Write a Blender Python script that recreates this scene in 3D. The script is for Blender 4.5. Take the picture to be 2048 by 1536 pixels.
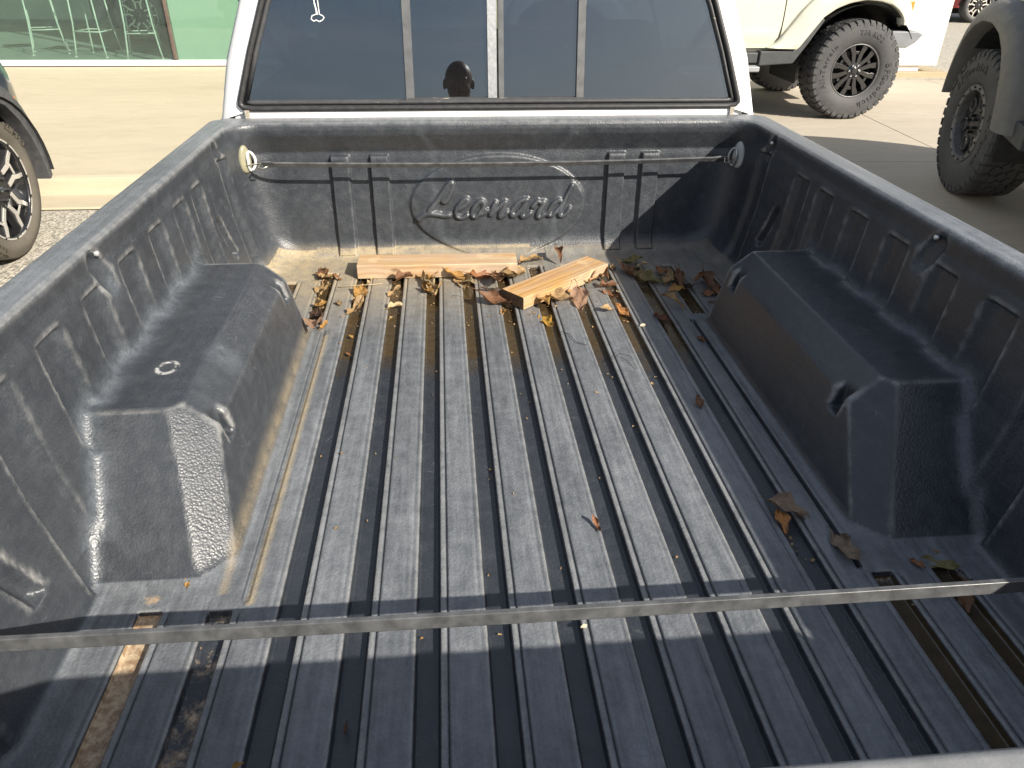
import bpy, bmesh, math, random
import numpy as np
from mathutils import Vector, Matrix, Quaternion

for o in list(bpy.data.objects):
    bpy.data.objects.remove(o)
scene = bpy.context.scene
COL = scene.collection
R = math.radians

# ------------------------------------------------------------------ camera
cam_data = bpy.data.cameras.new('camera')
cam = bpy.data.objects.new('camera', cam_data)
COL.objects.link(cam)
cam_data.sensor_width = 36.0
cam_data.lens = 36.0 * 1469.15 / 2048.0
cam_data.clip_start = 0.02
cam_data.clip_end = 2000.0
_r = Vector((0.99621995, -0.08639325, 0.00905625))
_u = Vector((0.03679927, 0.51416602, 0.85690088))
_f = Vector((0.07868687, 0.85332849, -0.51540165))
M = Matrix((_r, _u, -_f)).transposed().to_4x4()
M.translation = Vector((-0.1526, -2.2109, 0.8400))
cam.matrix_world = M
scene.camera = cam

# ------------------------------------------------------------------ light
SUN_TO = Vector((0.425, -0.43, 0.400)).normalized()          # towards the sun
SUN_EL = math.asin(SUN_TO.z)
SUN_AZ = math.atan2(SUN_TO.x, SUN_TO.y)                       # clockwise from +Y
world = bpy.data.worlds.new('World')
scene.world = world
world.use_nodes = True
wn = world.node_tree
wn.nodes.clear()
w_out = wn.nodes.new('ShaderNodeOutputWorld')
w_bg = wn.nodes.new('ShaderNodeBackground')
w_sky = wn.nodes.new('ShaderNodeTexSky')
w_sky.sky_type = 'NISHITA'
w_sky.sun_disc = False
w_sky.sun_elevation = SUN_EL
w_sky.sun_rotation = SUN_AZ
w_sky.dust_density = 2.2
w_sky.air_density = 1.1
# thin cirrus streaks all over the sky
w_tc = wn.nodes.new('ShaderNodeTexCoord')
w_map = wn.nodes.new('ShaderNodeMapping')
w_map.inputs['Scale'].default_value = (1.4, 3.2, 9.0)
w_map.inputs['Rotation'].default_value = (0.25, 0.35, 0.4)
w_noi = wn.nodes.new('ShaderNodeTexNoise')
w_noi.inputs['Scale'].default_value = 1.3
w_noi.inputs['Detail'].default_value = 7
w_ramp = wn.nodes.new('ShaderNodeMapRange')
w_ramp.inputs['From Min'].default_value = 0.44
w_ramp.inputs['From Max'].default_value = 0.66
w_ramp.inputs['To Max'].default_value = 0.62
w_mix = wn.nodes.new('ShaderNodeMix')
w_mix.data_type = 'RGBA'
w_mix.inputs['B'].default_value = (8.0, 8.3, 8.8, 1)
wn.links.new(w_tc.outputs['Generated'], w_map.inputs['Vector'])
wn.links.new(w_map.outputs['Vector'], w_noi.inputs['Vector'])
wn.links.new(w_noi.outputs['Fac'], w_ramp.inputs['Value'])
wn.links.new(w_ramp.outputs['Result'], w_mix.inputs['Factor'])
wn.links.new(w_sky.outputs['Color'], w_mix.inputs['A'])
wn.links.new(w_mix.outputs['Result'], w_bg.inputs['Color'])
w_bg.inputs['Strength'].default_value = 0.072
wn.links.new(w_bg.outputs['Background'], w_out.inputs['Surface'])

sun_data = bpy.data.lights.new('sun', 'SUN')
sun_data.energy = 5.0
sun_data.angle = R(0.55)
sun_data.color = (1.0, 0.93, 0.82)
sun = bpy.data.objects.new('sun', sun_data)
COL.objects.link(sun)
sun.rotation_euler = SUN_TO.to_track_quat('Z', 'Y').to_euler()
sun.location = (4, -4, 6)

vs = scene.view_settings
vs.view_transform = 'Standard'
vs.look = 'None'
vs.gamma = 1.0
vs.use_curve_mapping = False
vs.exposure = 0.78

GROUND = -0.66
WALK = -0.53

# ------------------------------------------------------------------ helpers
def link(o, parent=None):
    COL.objects.link(o)
    if parent is not None:
        o.parent = parent
        if o.type == 'MESH':
            pass
    return o

def tag(o, label=None, cat=None, group=None, kind=None):
    if label: o['label'] = label
    if cat: o['category'] = cat
    if group: o['group'] = group
    if kind: o['kind'] = kind
    return o

def empty(name, loc=(0, 0, 0), rotz=0.0):
    o = bpy.data.objects.new(name, None)
    o.location = loc
    o.rotation_euler = (0, 0, rotz)
    o.empty_display_size = 0.2
    COL.objects.link(o)
    return o

def mesh_obj(name, verts, faces, mat=None, parent=None, smooth=False, bevel=0.0, segs=2, keep_world=False):
    me = bpy.data.meshes.new(name)
    me.from_pydata([tuple(v) for v in verts], [], [tuple(f) for f in faces])
    me.update()
    if mat is not None:
        me.materials.append(mat)
    o = bpy.data.objects.new(name, me)
    link(o, parent)
    if keep_world and parent is not None:
        o.location = -Vector(parent.location)
    if smooth:
        me.shade_smooth()
    if bevel > 0:
        m = o.modifiers.new('bevel', 'BEVEL')
        m.width = bevel; m.segments = segs; m.limit_method = 'ANGLE'; m.angle_limit = R(32)
        me.shade_smooth()
        m.harden_normals = True
    return o

class MB:
    """collects shapes for one mesh"""
    def __init__(s): s.v = []; s.f = []
    def add(s, verts, faces):
        b = len(s.v); s.v += [tuple(p) for p in verts]; s.f += [tuple(i + b for i in f) for f in faces]; return s
    def box(s, x0, x1, y0, y1, z0, z1):
        v = [(x, y, z) for z in (z0, z1) for y in (y0, y1) for x in (x0, x1)]
        return s.add(v, [(0, 2, 3, 1), (4, 5, 7, 6), (0, 1, 5, 4), (2, 6, 7, 3), (0, 4, 6, 2), (1, 3, 7, 5)])
    def obox(s, c, ax, ay, az):
        c, ax, ay, az = map(Vector, (c, ax, ay, az))
        v = [c + ax * i + ay * j + az * k for k in (-1, 1) for j in (-1, 1) for i in (-1, 1)]
        return s.add(v, [(0, 2, 3, 1), (4, 5, 7, 6), (0, 1, 5, 4), (2, 6, 7, 3), (0, 4, 6, 2), (1, 3, 7, 5)])
    def prism(s, poly, h0, h1, f=lambda a, b, h: (a, b, h)):
        n = len(poly)
        v = [f(a, b, h0) for a, b in poly] + [f(a, b, h1) for a, b in poly]
        fc = [tuple(range(n - 1, -1, -1)), tuple(range(n, 2 * n))] + [(i, (i + 1) % n, n + (i + 1) % n, n + i) for i in range(n)]
        return s.add(v, fc)
    def grid(s, P):
        n, m = len(P), len(P[0]); b = len(s.v)
        for row in P: s.v += [tuple(p) for p in row]
        for i in range(n - 1):
            for j in range(m - 1):
                s.f.append((b + i * m + j, b + i * m + j + 1, b + (i + 1) * m + j + 1, b + (i + 1) * m + j))
        return s
    def tube(s, pts, r, n=8, cap=True, closed=False):
        pts = [Vector(p) for p in pts]; K = len(pts)
        rr = r if isinstance(r, (list, tuple)) else [r] * K
        rings = []; up = None
        for i, p in enumerate(pts):
            a = pts[(i - 1) % K] if (closed or i) else p
            c = pts[(i + 1) % K] if (closed or i < K - 1) else p
            t = (c - a).normalized()
            if up is None:
                up = Vector((0, 0, 1)) if abs(t.z) < 0.9 else Vector((1, 0, 0))
            sd = t.cross(up).normalized(); up = sd.cross(t).normalized()
            rings.append([p + sd * (rr[i] * math.cos(q)) + up * (rr[i] * math.sin(q)) for q in [2 * math.pi * k / n for k in range(n)]])
        b = len(s.v)
        for rg in rings: s.v += [tuple(p) for p in rg]
        for i in range(K if closed else K - 1):
            i2 = (i + 1) % K
            for k in range(n):
                s.f.append((b + i * n + k, b + i * n + (k + 1) % n, b + i2 * n + (k + 1) % n, b + i2 * n + k))
        if cap and not closed:
            s.f.append(tuple(b + k for k in range(n - 1, -1, -1)))
            s.f.append(tuple(b + (K - 1) * n + k for k in range(n)))
        return s
    def lathe(s, prof, n=64, f=None):
        """prof: (radius, axial); axis = local Y"""
        b = len(s.v); m = len(prof)
        for k in range(n):
            a = 2 * math.pi * k / n
            for r, y in prof:
                s.v.append((r * math.cos(a), y, r * math.sin(a)))
        for k in range(n):
            k2 = (k + 1) % n
            for j in range(m - 1):
                s.f.append((b + k * m + j, b + k2 * m + j, b + k2 * m + j + 1, b + k * m + j + 1))
        return s
    def build(s, name, mat, parent=None, **kw):
        return mesh_obj(name, s.v, s.f, mat, parent, **kw)

def fix_normals(o):
    bm = bmesh.new(); bm.from_mesh(o.data)
    bmesh.ops.recalc_face_normals(bm, faces=bm.faces)
    bm.to_mesh(o.data); bm.free()
    return o

# ------------------------------------------------------------------ materials
class NT:
    def __init__(s, name):
        s.m = bpy.data.materials.new(name); s.m.use_nodes = True
        s.t = s.m.node_tree; s.t.nodes.clear()
        s.out = s.t.nodes.new('ShaderNodeOutputMaterial')
        s.tc = s.t.nodes.new('ShaderNodeTexCoord')
        s.co = s.tc.outputs['Object']
    def n(s, typ, props=None, **inp):
        nd = s.t.nodes.new(typ)
        for k, v in (props or {}).items(): setattr(nd, k, v)
        for k, v in inp.items():
            key = k.replace('_', ' ')
            i = nd.inputs[key] if key in nd.inputs else nd.inputs[int(k[1:])]
            if isinstance(v, bpy.types.NodeSocket): s.t.links.new(v, i)
            elif isinstance(v, (tuple, list)) and len(v) == 3 and i.type == 'RGBA': i.default_value = (*v, 1)
            else: i.default_value = v
        return nd
    def noise(s, scale, detail=3, rough=0.55, co=None, out='Fac', dist=0.0):
        return s.n('ShaderNodeTexNoise', Vector=co or s.co, Scale=scale, Detail=detail, Roughness=rough, Distortion=dist).outputs[out]
    def voro(s, scale, feature='F1', co=None, out='Distance', rnd=1.0):
        return s.n('ShaderNodeTexVoronoi', {'feature': feature}, Vector=co or s.co, Scale=scale, Randomness=rnd).outputs[out]
    def scaled(s, x, y, z, rot=(0, 0, 0), loc=(0, 0, 0)):
        return s.n('ShaderNodeMapping', Vector=s.co, Scale=(x, y, z), Rotation=rot, Location=loc).outputs[0]
    def rng(s, v, a, b, c=0.0, d=1.0, smooth=False):
        nd = s.n('ShaderNodeMapRange', {'interpolation_type': 'SMOOTHSTEP' if smooth else 'LINEAR'}, Value=v)
        nd.inputs['From Min'].default_value = a; nd.inputs['From Max'].default_value = b
        nd.inputs['To Min'].default_value = c; nd.inputs['To Max'].default_value = d
        return nd.outputs[0]
    def math(s, op, a, b=0.0, clamp=False):
        nd = s.n('ShaderNodeMath', {'operation': op, 'use_clamp': clamp})
        for i, v in enumerate((a, b)):
            if isinstance(v, bpy.types.NodeSocket): s.t.links.new(v, nd.inputs[i])
            else: nd.inputs[i].default_value = v
        return nd.outputs[0]
    def mix(s, fac, a, b, mode='MIX'):
        nd = s.n('ShaderNodeMix', {'data_type': 'RGBA', 'blend_type': mode})
        for key, v in (('Factor', fac), ('A', a), ('B', b)):
            i = [q for q in nd.inputs if q.name == key and (q.type == 'RGBA' or key == 'Factor') and q.enabled][0]
            if isinstance(v, bpy.types.NodeSocket): s.t.links.new(v, i)
            elif isinstance(v, (tuple, list)): i.default_value = (*v, 1)
            else: i.default_value = v
        return [q for q in nd.outputs if q.type == 'RGBA' and q.enabled][0]
    def attr(s, name):
        return s.n('ShaderNodeAttribute', {'attribute_name': name}).outputs['Fac']
    def xyz(s):
        nd = s.n('ShaderNodeSeparateXYZ', Vector=s.co); return nd.outputs[0], nd.outputs[1], nd.outputs[2]
    def bump(s, h, strength=0.3, dist=0.002, normal=None):
        nd = s.n('ShaderNodeBump', Height=h, Strength=strength, Distance=dist)
        if normal is not None: s.t.links.new(normal, nd.inputs['Normal'])
        return nd.outputs[0]
    def bsdf(s, **inp):
        nd = s.n('ShaderNodeBsdfPrincipled')
        for k, v in inp.items():
            i = nd.inputs[k.replace('_', ' ')]
            if isinstance(v, bpy.types.NodeSocket): s.t.links.new(v, i)
            elif isinstance(v, (tuple, list)): i.default_value = (*v, 1) if len(v) == 3 and i.type == 'RGBA' else v
            else: i.default_value = v
        s.t.links.new(nd.outputs[0], s.out.inputs['Surface'])
        return nd

def simple(name, col, rough=0.5, metal=0.0, var=0.12, scale=8.0, bump=0.0, bscale=200.0, spec=0.5, coat=0.0):
    t = NT(name)
    a = t.noise(scale, 5)
    c = t.mix(t.rng(a, 0.3, 0.7), tuple(v * (1 - var) for v in col), tuple(min(1, v * (1 + var)) for v in col))
    rg = t.rng(t.noise(scale * 2.3, 4), 0.3, 0.7, max(0.02, rough - 0.08), min(1, rough + 0.08))
    kw = dict(Base_Color=c, Roughness=rg, Metallic=metal, Specular_IOR_Level=spec, Coat_Weight=coat)
    if bump > 0:
        kw['Normal'] = t.bump(t.noise(bscale, 3), bump, 0.001)
    t.bsdf(**kw)
    return t.m
# ------------------------------------------------------------------ bed liner material
def liner_material():
    t = NT('moulded_liner_plastic')
    x, y, z = t.xyz()
    wear, dirt, wet, bloom, edge, sand = (t.attr(k) for k in ('wear', 'dirt', 'wet', 'bloom', 'edge', 'sand'))
    big = t.noise(5.0, 3)
    fine = t.noise(420.0, 2)
    mid = t.noise(38.0, 4, 0.65)
    streak = t.noise(1.0, 3, 0.6, co=t.scaled(95, 6, 95))
    col = t.mix(t.rng(big, 0.3, 0.7), (0.018, 0.022, 0.028), (0.030, 0.035, 0.043))
    col = t.mix(t.rng(mid, 0.45, 0.75, 0, 0.30), col, (0.070, 0.076, 0.086))
    cell = t.voro(235.0)
    # scuffed, greyed plateaus
    w = t.math('MULTIPLY', wear, t.rng(t.math('ADD', t.math('MULTIPLY', streak, 0.6), t.math('MULTIPLY', mid, 0.5)), 0.38, 0.70, 0.45, 1.0))
    pat = t.rng(t.noise(3.2, 5, 0.65, co=t.scaled(2.2, 0.7, 1)), 0.34, 0.66, 0.55, 1.0)
    col = t.mix(t.math('MULTIPLY', w, pat), col, (0.238, 0.252, 0.268))
    e = t.math('MULTIPLY', edge, t.rng(mid, 0.3, 0.6, 0.25, 1.0))
    col = t.mix(e, col, (0.25, 0.25, 0.245))
    b = t.math('MULTIPLY', bloom, t.rng(t.noise(55.0, 4, 0.7), 0.30, 0.75, 0.05, 0.60))
    col = t.mix(b, col, (0.22, 0.25, 0.28))
    # hairline scratches
    sc1 = t.voro(1.0, 'DISTANCE_TO_EDGE', co=t.scaled(26, 7, 26, rot=(0.3, 0.2, 0.7)))
    sc2 = t.voro(1.0, 'DISTANCE_TO_EDGE', co=t.scaled(9.0, 34, 23, rot=(0.2, 0.5, 0.4)))
    scr = t.math('MAXIMUM', t.rng(sc1, 0.0, 0.022, 1, 0), t.rng(sc2, 0.0, 0.018, 1, 0))
    scr = t.math('MULTIPLY', scr, t.rng(t.noise(24.0, 3), 0.60, 0.72))
    col = t.mix(t.math('MULTIPLY', scr, 0.32), col, (0.24, 0.25, 0.25))
    # pale specks
    sp = t.rng(t.voro(85.0), 0.0, 0.07, 1, 0)
    sp = t.math('MULTIPLY', sp, t.rng(t.noise(9.0, 2), 0.56, 0.62))
    col = t.mix(t.math('MULTIPLY', sp, 0.6), col, (0.40, 0.38, 0.33))
    # chalky ring on the wheel well
    dx = t.math('DIVIDE', t.math('SUBTRACT', x, -0.655), 0.021)
    dy = t.math('DIVIDE', t.math('SUBTRACT', y, -1.038), 0.026)
    rr = t.math('SQRT', t.math('ADD', t.math('MULTIPLY', dx, dx), t.math('MULTIPLY', dy, dy)))
    ring = t.rng(t.math('ABSOLUTE', t.math('SUBTRACT', rr, 0.78)), 0.08, 0.24, 1, 0)
    ring = t.math('MULTIPLY', ring, t.rng(t.noise(90.0, 3), 0.38, 0.56))
    ring = t.math('MULTIPLY', ring, t.rng(z, 0.17, 0.18))
    col = t.mix(ring, col, (0.50, 0.50, 0.48))
    col = t.mix(t.rng(cell, 0.25, 0.75, 0.0, 0.16), col, (0.018, 0.020, 0.024))
    # tan silt
    d = t.math('MULTIPLY', dirt, t.rng(t.math('ADD', t.math('MULTIPLY', fine, 0.55), t.math('MULTIPLY', t.noise(30.0, 5, 0.7), 0.6)), 0.36, 0.64))
    col = t.mix(d, col, (0.36, 0.29, 0.18))
    sd = t.rng(t.math('ADD', sand, t.math('MULTIPLY', t.math('SUBTRACT', t.noise(26.0, 6, 0.7), 0.5), 1.1)), 0.42, 0.58)
    scol = t.mix(t.rng(t.noise(120.0, 4), 0.4, 0.62), (0.46, 0.36, 0.24), (0.26, 0.17, 0.10))
    col = t.mix(sd, col, scol)
    # standing wet in the channels
    wt = t.rng(t.math('ADD', wet, t.math('MULTIPLY', t.math('SUBTRACT', t.noise(14.0, 4), 0.5), 0.5)), 0.35, 0.6)
    col = t.mix(wt, col, t.mix(t.noise(60.0, 4), (0.030, 0.021, 0.011), (0.085, 0.058, 0.028)))
    rough = t.rng(mid, 0.3, 0.7, 0.33, 0.47)
    rough = t.math('ADD', rough, t.math('MULTIPLY', d, 0.35), clamp=True)
    rough = t.n('ShaderNodeMix', {'data_type': 'FLOAT'}, Factor=wt, A=rough, B=0.16).outputs[0]
    grain = t.math('ADD', t.math('MULTIPLY', cell, -0.9), t.math('MULTIPLY', fine, 0.5))
    gs = t.n('ShaderNodeMix', {'data_type': 'FLOAT'}, Factor=wt, A=0.27, B=0.10).outputs[0]
    nb = t.n('ShaderNodeBump', Height=grain, Distance=0.0022, Strength=gs).outputs[0]
    nb = t.bump(t.noise(9.0, 2, 0.6), 0.06, 0.006, nb)
    t.bsdf(Base_Color=col, Roughness=rough, Normal=nb, Specular_IOR_Level=0.62)
    return t.m
M_LINER = liner_material()

# ------------------------------------------------------------------ the pickup truck: root
truck = empty('pickup_truck', (0, 0, GROUND))
tag(truck, 'white pickup truck with open bed lined in worn black plastic', 'pickup truck')
def tpart(name, mb, mat, parent=truck, **kw):
    """part built in world coordinates"""
    o = mesh_obj(name, mb.v, mb.f, mat, parent, **kw)
    if parent is truck: o.location = (0, 0, -GROUND)
    return o

STROKES = {
    'L1': [(-0.1473, 0.2054), (-0.1638, 0.1764), (-0.1666, 0.1616), (-0.1569, 0.1631), (-0.1448, 0.1826), (-0.1346, 0.2085), (-0.1371, 0.2221), (-0.1486, 0.2119), (-0.169, 0.183), (-0.1895, 0.157), (-0.2085, 0.1334)],
    'L2': [(-0.2413, 0.1105), (-0.227, 0.1224), (-0.2072, 0.1273), (-0.1812, 0.1235), (-0.1635, 0.1181), (-0.148, 0.1208)],
    'e': [(-0.1186, 0.1374), (-0.0987, 0.1514), (-0.0876, 0.1635), (-0.0943, 0.1712), (-0.1082, 0.1622), (-0.125, 0.1425), (-0.1301, 0.1259), (-0.1226, 0.1122), (-0.1062, 0.1112), (-0.0922, 0.1201)],
    'o': [(-0.0494, 0.1638), (-0.0593, 0.158), (-0.0754, 0.1383), (-0.0807, 0.1189), (-0.0699, 0.1105), (-0.0539, 0.1227), (-0.0391, 0.1493), (-0.0429, 0.161), (-0.0494, 0.1638)],
    'o2': [(-0.0539, 0.1227), (-0.04, 0.1242), (-0.0317, 0.1341)],
    'n': [(-0.0053, 0.1571), (-0.0169, 0.1372), (-0.0243, 0.1154), (-0.0136, 0.127), (0.0062, 0.1452), (0.0177, 0.1567), (0.0285, 0.1605), (0.0194, 0.1399), (0.0062, 0.1199), (0.0069, 0.1097), (0.0211, 0.1179), (0.031, 0.1279)],
    'a': [(0.0924, 0.1647), (0.072, 0.1624), (0.0508, 0.141), (0.0401, 0.1192), (0.0488, 0.1116), (0.0692, 0.1289), (0.0928, 0.1613), (0.0807, 0.1354), (0.0721, 0.1135), (0.0828, 0.1099), (0.1025, 0.1231)],
    'r': [(0.1088, 0.1416), (0.1184, 0.1549), (0.1255, 0.1608), (0.1317, 0.154), (0.1474, 0.1594), (0.1403, 0.1444), (0.1274, 0.1278), (0.1222, 0.1126), (0.1297, 0.1066), (0.1461, 0.1189)],
    'd': [(0.1918, 0.1619), (0.1748, 0.1539), (0.1616, 0.1339), (0.1573, 0.1143), (0.1691, 0.1127), (0.189, 0.1334), (0.2041, 0.155)],
    'd2': [(0.2298, 0.206), (0.2123, 0.1716), (0.1964, 0.1333), (0.1912, 0.1146), (0.2001, 0.1107), (0.2131, 0.1193), (0.2251, 0.1354)],
}

# ------------------------------------------------------------------ bed liner: one moulded field, meshed and cut into parts
def sstep(a, b, v):
    t = np.clip((v - a) / (b - a), 0, 1); return t * t * (3 - 2 * t)
def smin(a, b, k):
    h = np.maximum(k - np.abs(a - b), 0) / k
    return np.minimum(a, b) - h * h * k * 0.25
def smax(a, b, k): return -smin(-a, -b, k)

PITCH = 0.101
GROOVES = [(k * PITCH, -2.1, -0.130) for k in range(-4, 5)]
for s in (-1, 1):
    GROOVES += [(s * 0.505, -0.487, -0.150), (s * 0.505, -2.1, -1.432), (s * 0.606, -0.44, -0.215), (s * 0.606, -2.1, -1.425)]
PANELS = [-1.83, -1.67, -1.35, -1.19, -1.03, -0.87, -0.71, -0.55, -0.42, -0.17]
RIBS = [-0.462, -0.348, 0.362, 0.466]
RIB_HW = 0.027
OVAL = (0.004, 0.147, 0.266, 0.150)

def floor_h(x, y):
    h = np.zeros(np.broadcast(x, y).shape, np.float32)
    for xc, y0, y1 in GROOVES:
        d = np.abs(x - xc)
        prof = -0.0120 * (1 - sstep(0.0140, 0.0182, d)) - np.where(x > xc, 0.0027, 0.0016) * np.exp(-((d - 0.0272) / 0.0016) ** 2) - 0.0012 * (1 - sstep(0.026, 0.030, d))
        ends = sstep(y0 - 0.003, y0 + 0.004, y) * (1 - sstep(y1 - 0.004, y1 + 0.003, y))
        h = np.minimum(h, prof * ends)
    for s in (-1, 1):                         # thin seam along the wheel well foot
        d = np.abs(x - s * 0.474)
        h = np.minimum(h, (-0.004 if s < 0 else -0.010) * (1 - sstep(0.003, 0.007, d)) * sstep(-1.42, -1.41, y) * (1 - sstep(-0.53, -0.52, y)))
    return h

def stroke_dist(X, Z):
    D = np.full(X.shape, 9.0, np.float32)
    for name, pts in STROKES.items():
        rad = 0.0092 if name in ('L1', 'L2') else 0.0075
        # smooth the polyline
        P = [np.array(p) for p in pts]
        for _ in range(2):
            Q = [P[0]]
            for a, b in zip(P[:-1], P[1:]): Q += [a * .75 + b * .25, a * .25 + b * .75]
            Q.append(P[-1]); P = Q
        for a, b in zip(P[:-1], P[1:]):
            ab = b - a; L2 = ab @ ab + 1e-12
            t = np.clip(((X - a[0]) * ab[0] + (Z - a[1]) * ab[1]) / L2, 0, 1)
            D = np.minimum(D, np.hypot(X - a[0] - t * ab[0], Z - a[1] - t * ab[1]) / rad)
    return D

def front_y(X, Z):
    y = np.interp(Z, [-.04, 0.0, .05, .29, .310, .362, .378, .400, .45], [0, 0, .002, .014, .017, -.010, -.013, -.011, -.004]).astype(np.float32)
    for xc in RIBS:
        m = (1 - sstep(RIB_HW - .002, RIB_HW + .0015, np.abs(X - xc))) * (1 - sstep(.297, .302, Z)) * sstep(.004, .012, Z)
        y = y - 0.013 * m
    cx, cz, a, b = OVAL
    q = np.sqrt(((X - cx) / a) ** 2 + ((Z - cz) / b) ** 2)
    y = y - 0.0085 * (1 - sstep(0.985, 1.03, q))
    D = stroke_dist(X, Z)
    y = y - 0.0085 * np.clip(1 - D * D, 0, 1) ** .6 - 0.001 * (1 - sstep(.9, 1.25, D))
    return y

def side_w(Y, Z):
    w = np.interp(Z, [-.04, 0.0, .19, .345, .362, .400, .45], [.690, .694, .731, .747, .752, .752, .752]).astype(np.float32)
    for yc in PANELS:
        hw = 0.036
        m = sstep(yc - hw - .004, yc - hw + .004, Y) * (1 - sstep(yc + hw - .018, yc + hw + .010, Y)) * (1 - sstep(.330, .337, Z))
        w = w + 0.0125 * m
    for yc, z0, z1 in ((-0.315, .115, .235), (-1.488, .085, .200)):     # stake slots
        sl = Y - (yc - (Z - (z0 + z1) / 2) * 0.35)
        m = (1 - sstep(.003, .022, np.abs(sl))) * sstep(z0 - .004, z0 + .004, Z) * (1 - sstep(z1 - .03, z1 + .006, Z))
        w = w + 0.020 * m
    for yc in (-0.975, -0.190):                                          # drop-shaped dimples with rivets
        q = np.sqrt(((Y - yc + (Z - .355) * .4) / .030) ** 2 + ((Z - .345) / .048) ** 2)
        w = w + 0.010 * (1 - sstep(.55, 1.05, q))
    return w

def well_sdf(AX, Y, Z):
    k = 0.0030
    def pl(n, p): return AX * n[0] + Y * n[1] + Z * n[2] - (p[0] * n[0] + p[1] * n[1] + p[2] * n[2])
    d = smax(Z - .1915, pl((-.634, 0, .773), (.5946, 0, .1915)), k)
    d = smax(d, pl((-.969, 0, .246), (.505, 0, 0)), k)
    d = smax(d, pl((0, -.706, .708), (0, -1.372, 0)), k)
    d = smax(d, pl((-.515, -.515, .685), (.503, -1.325, 0)), k)
    d = smax(d, Y + .540, k)
    for yc in (-.597, -1.138):
        b = np.maximum(np.maximum(np.abs(Y - yc) - .0145, np.abs(AX - .515) - .046), np.abs(Z - .150) - .040)
        d = smax(d, -b, .006)
    return d

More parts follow.
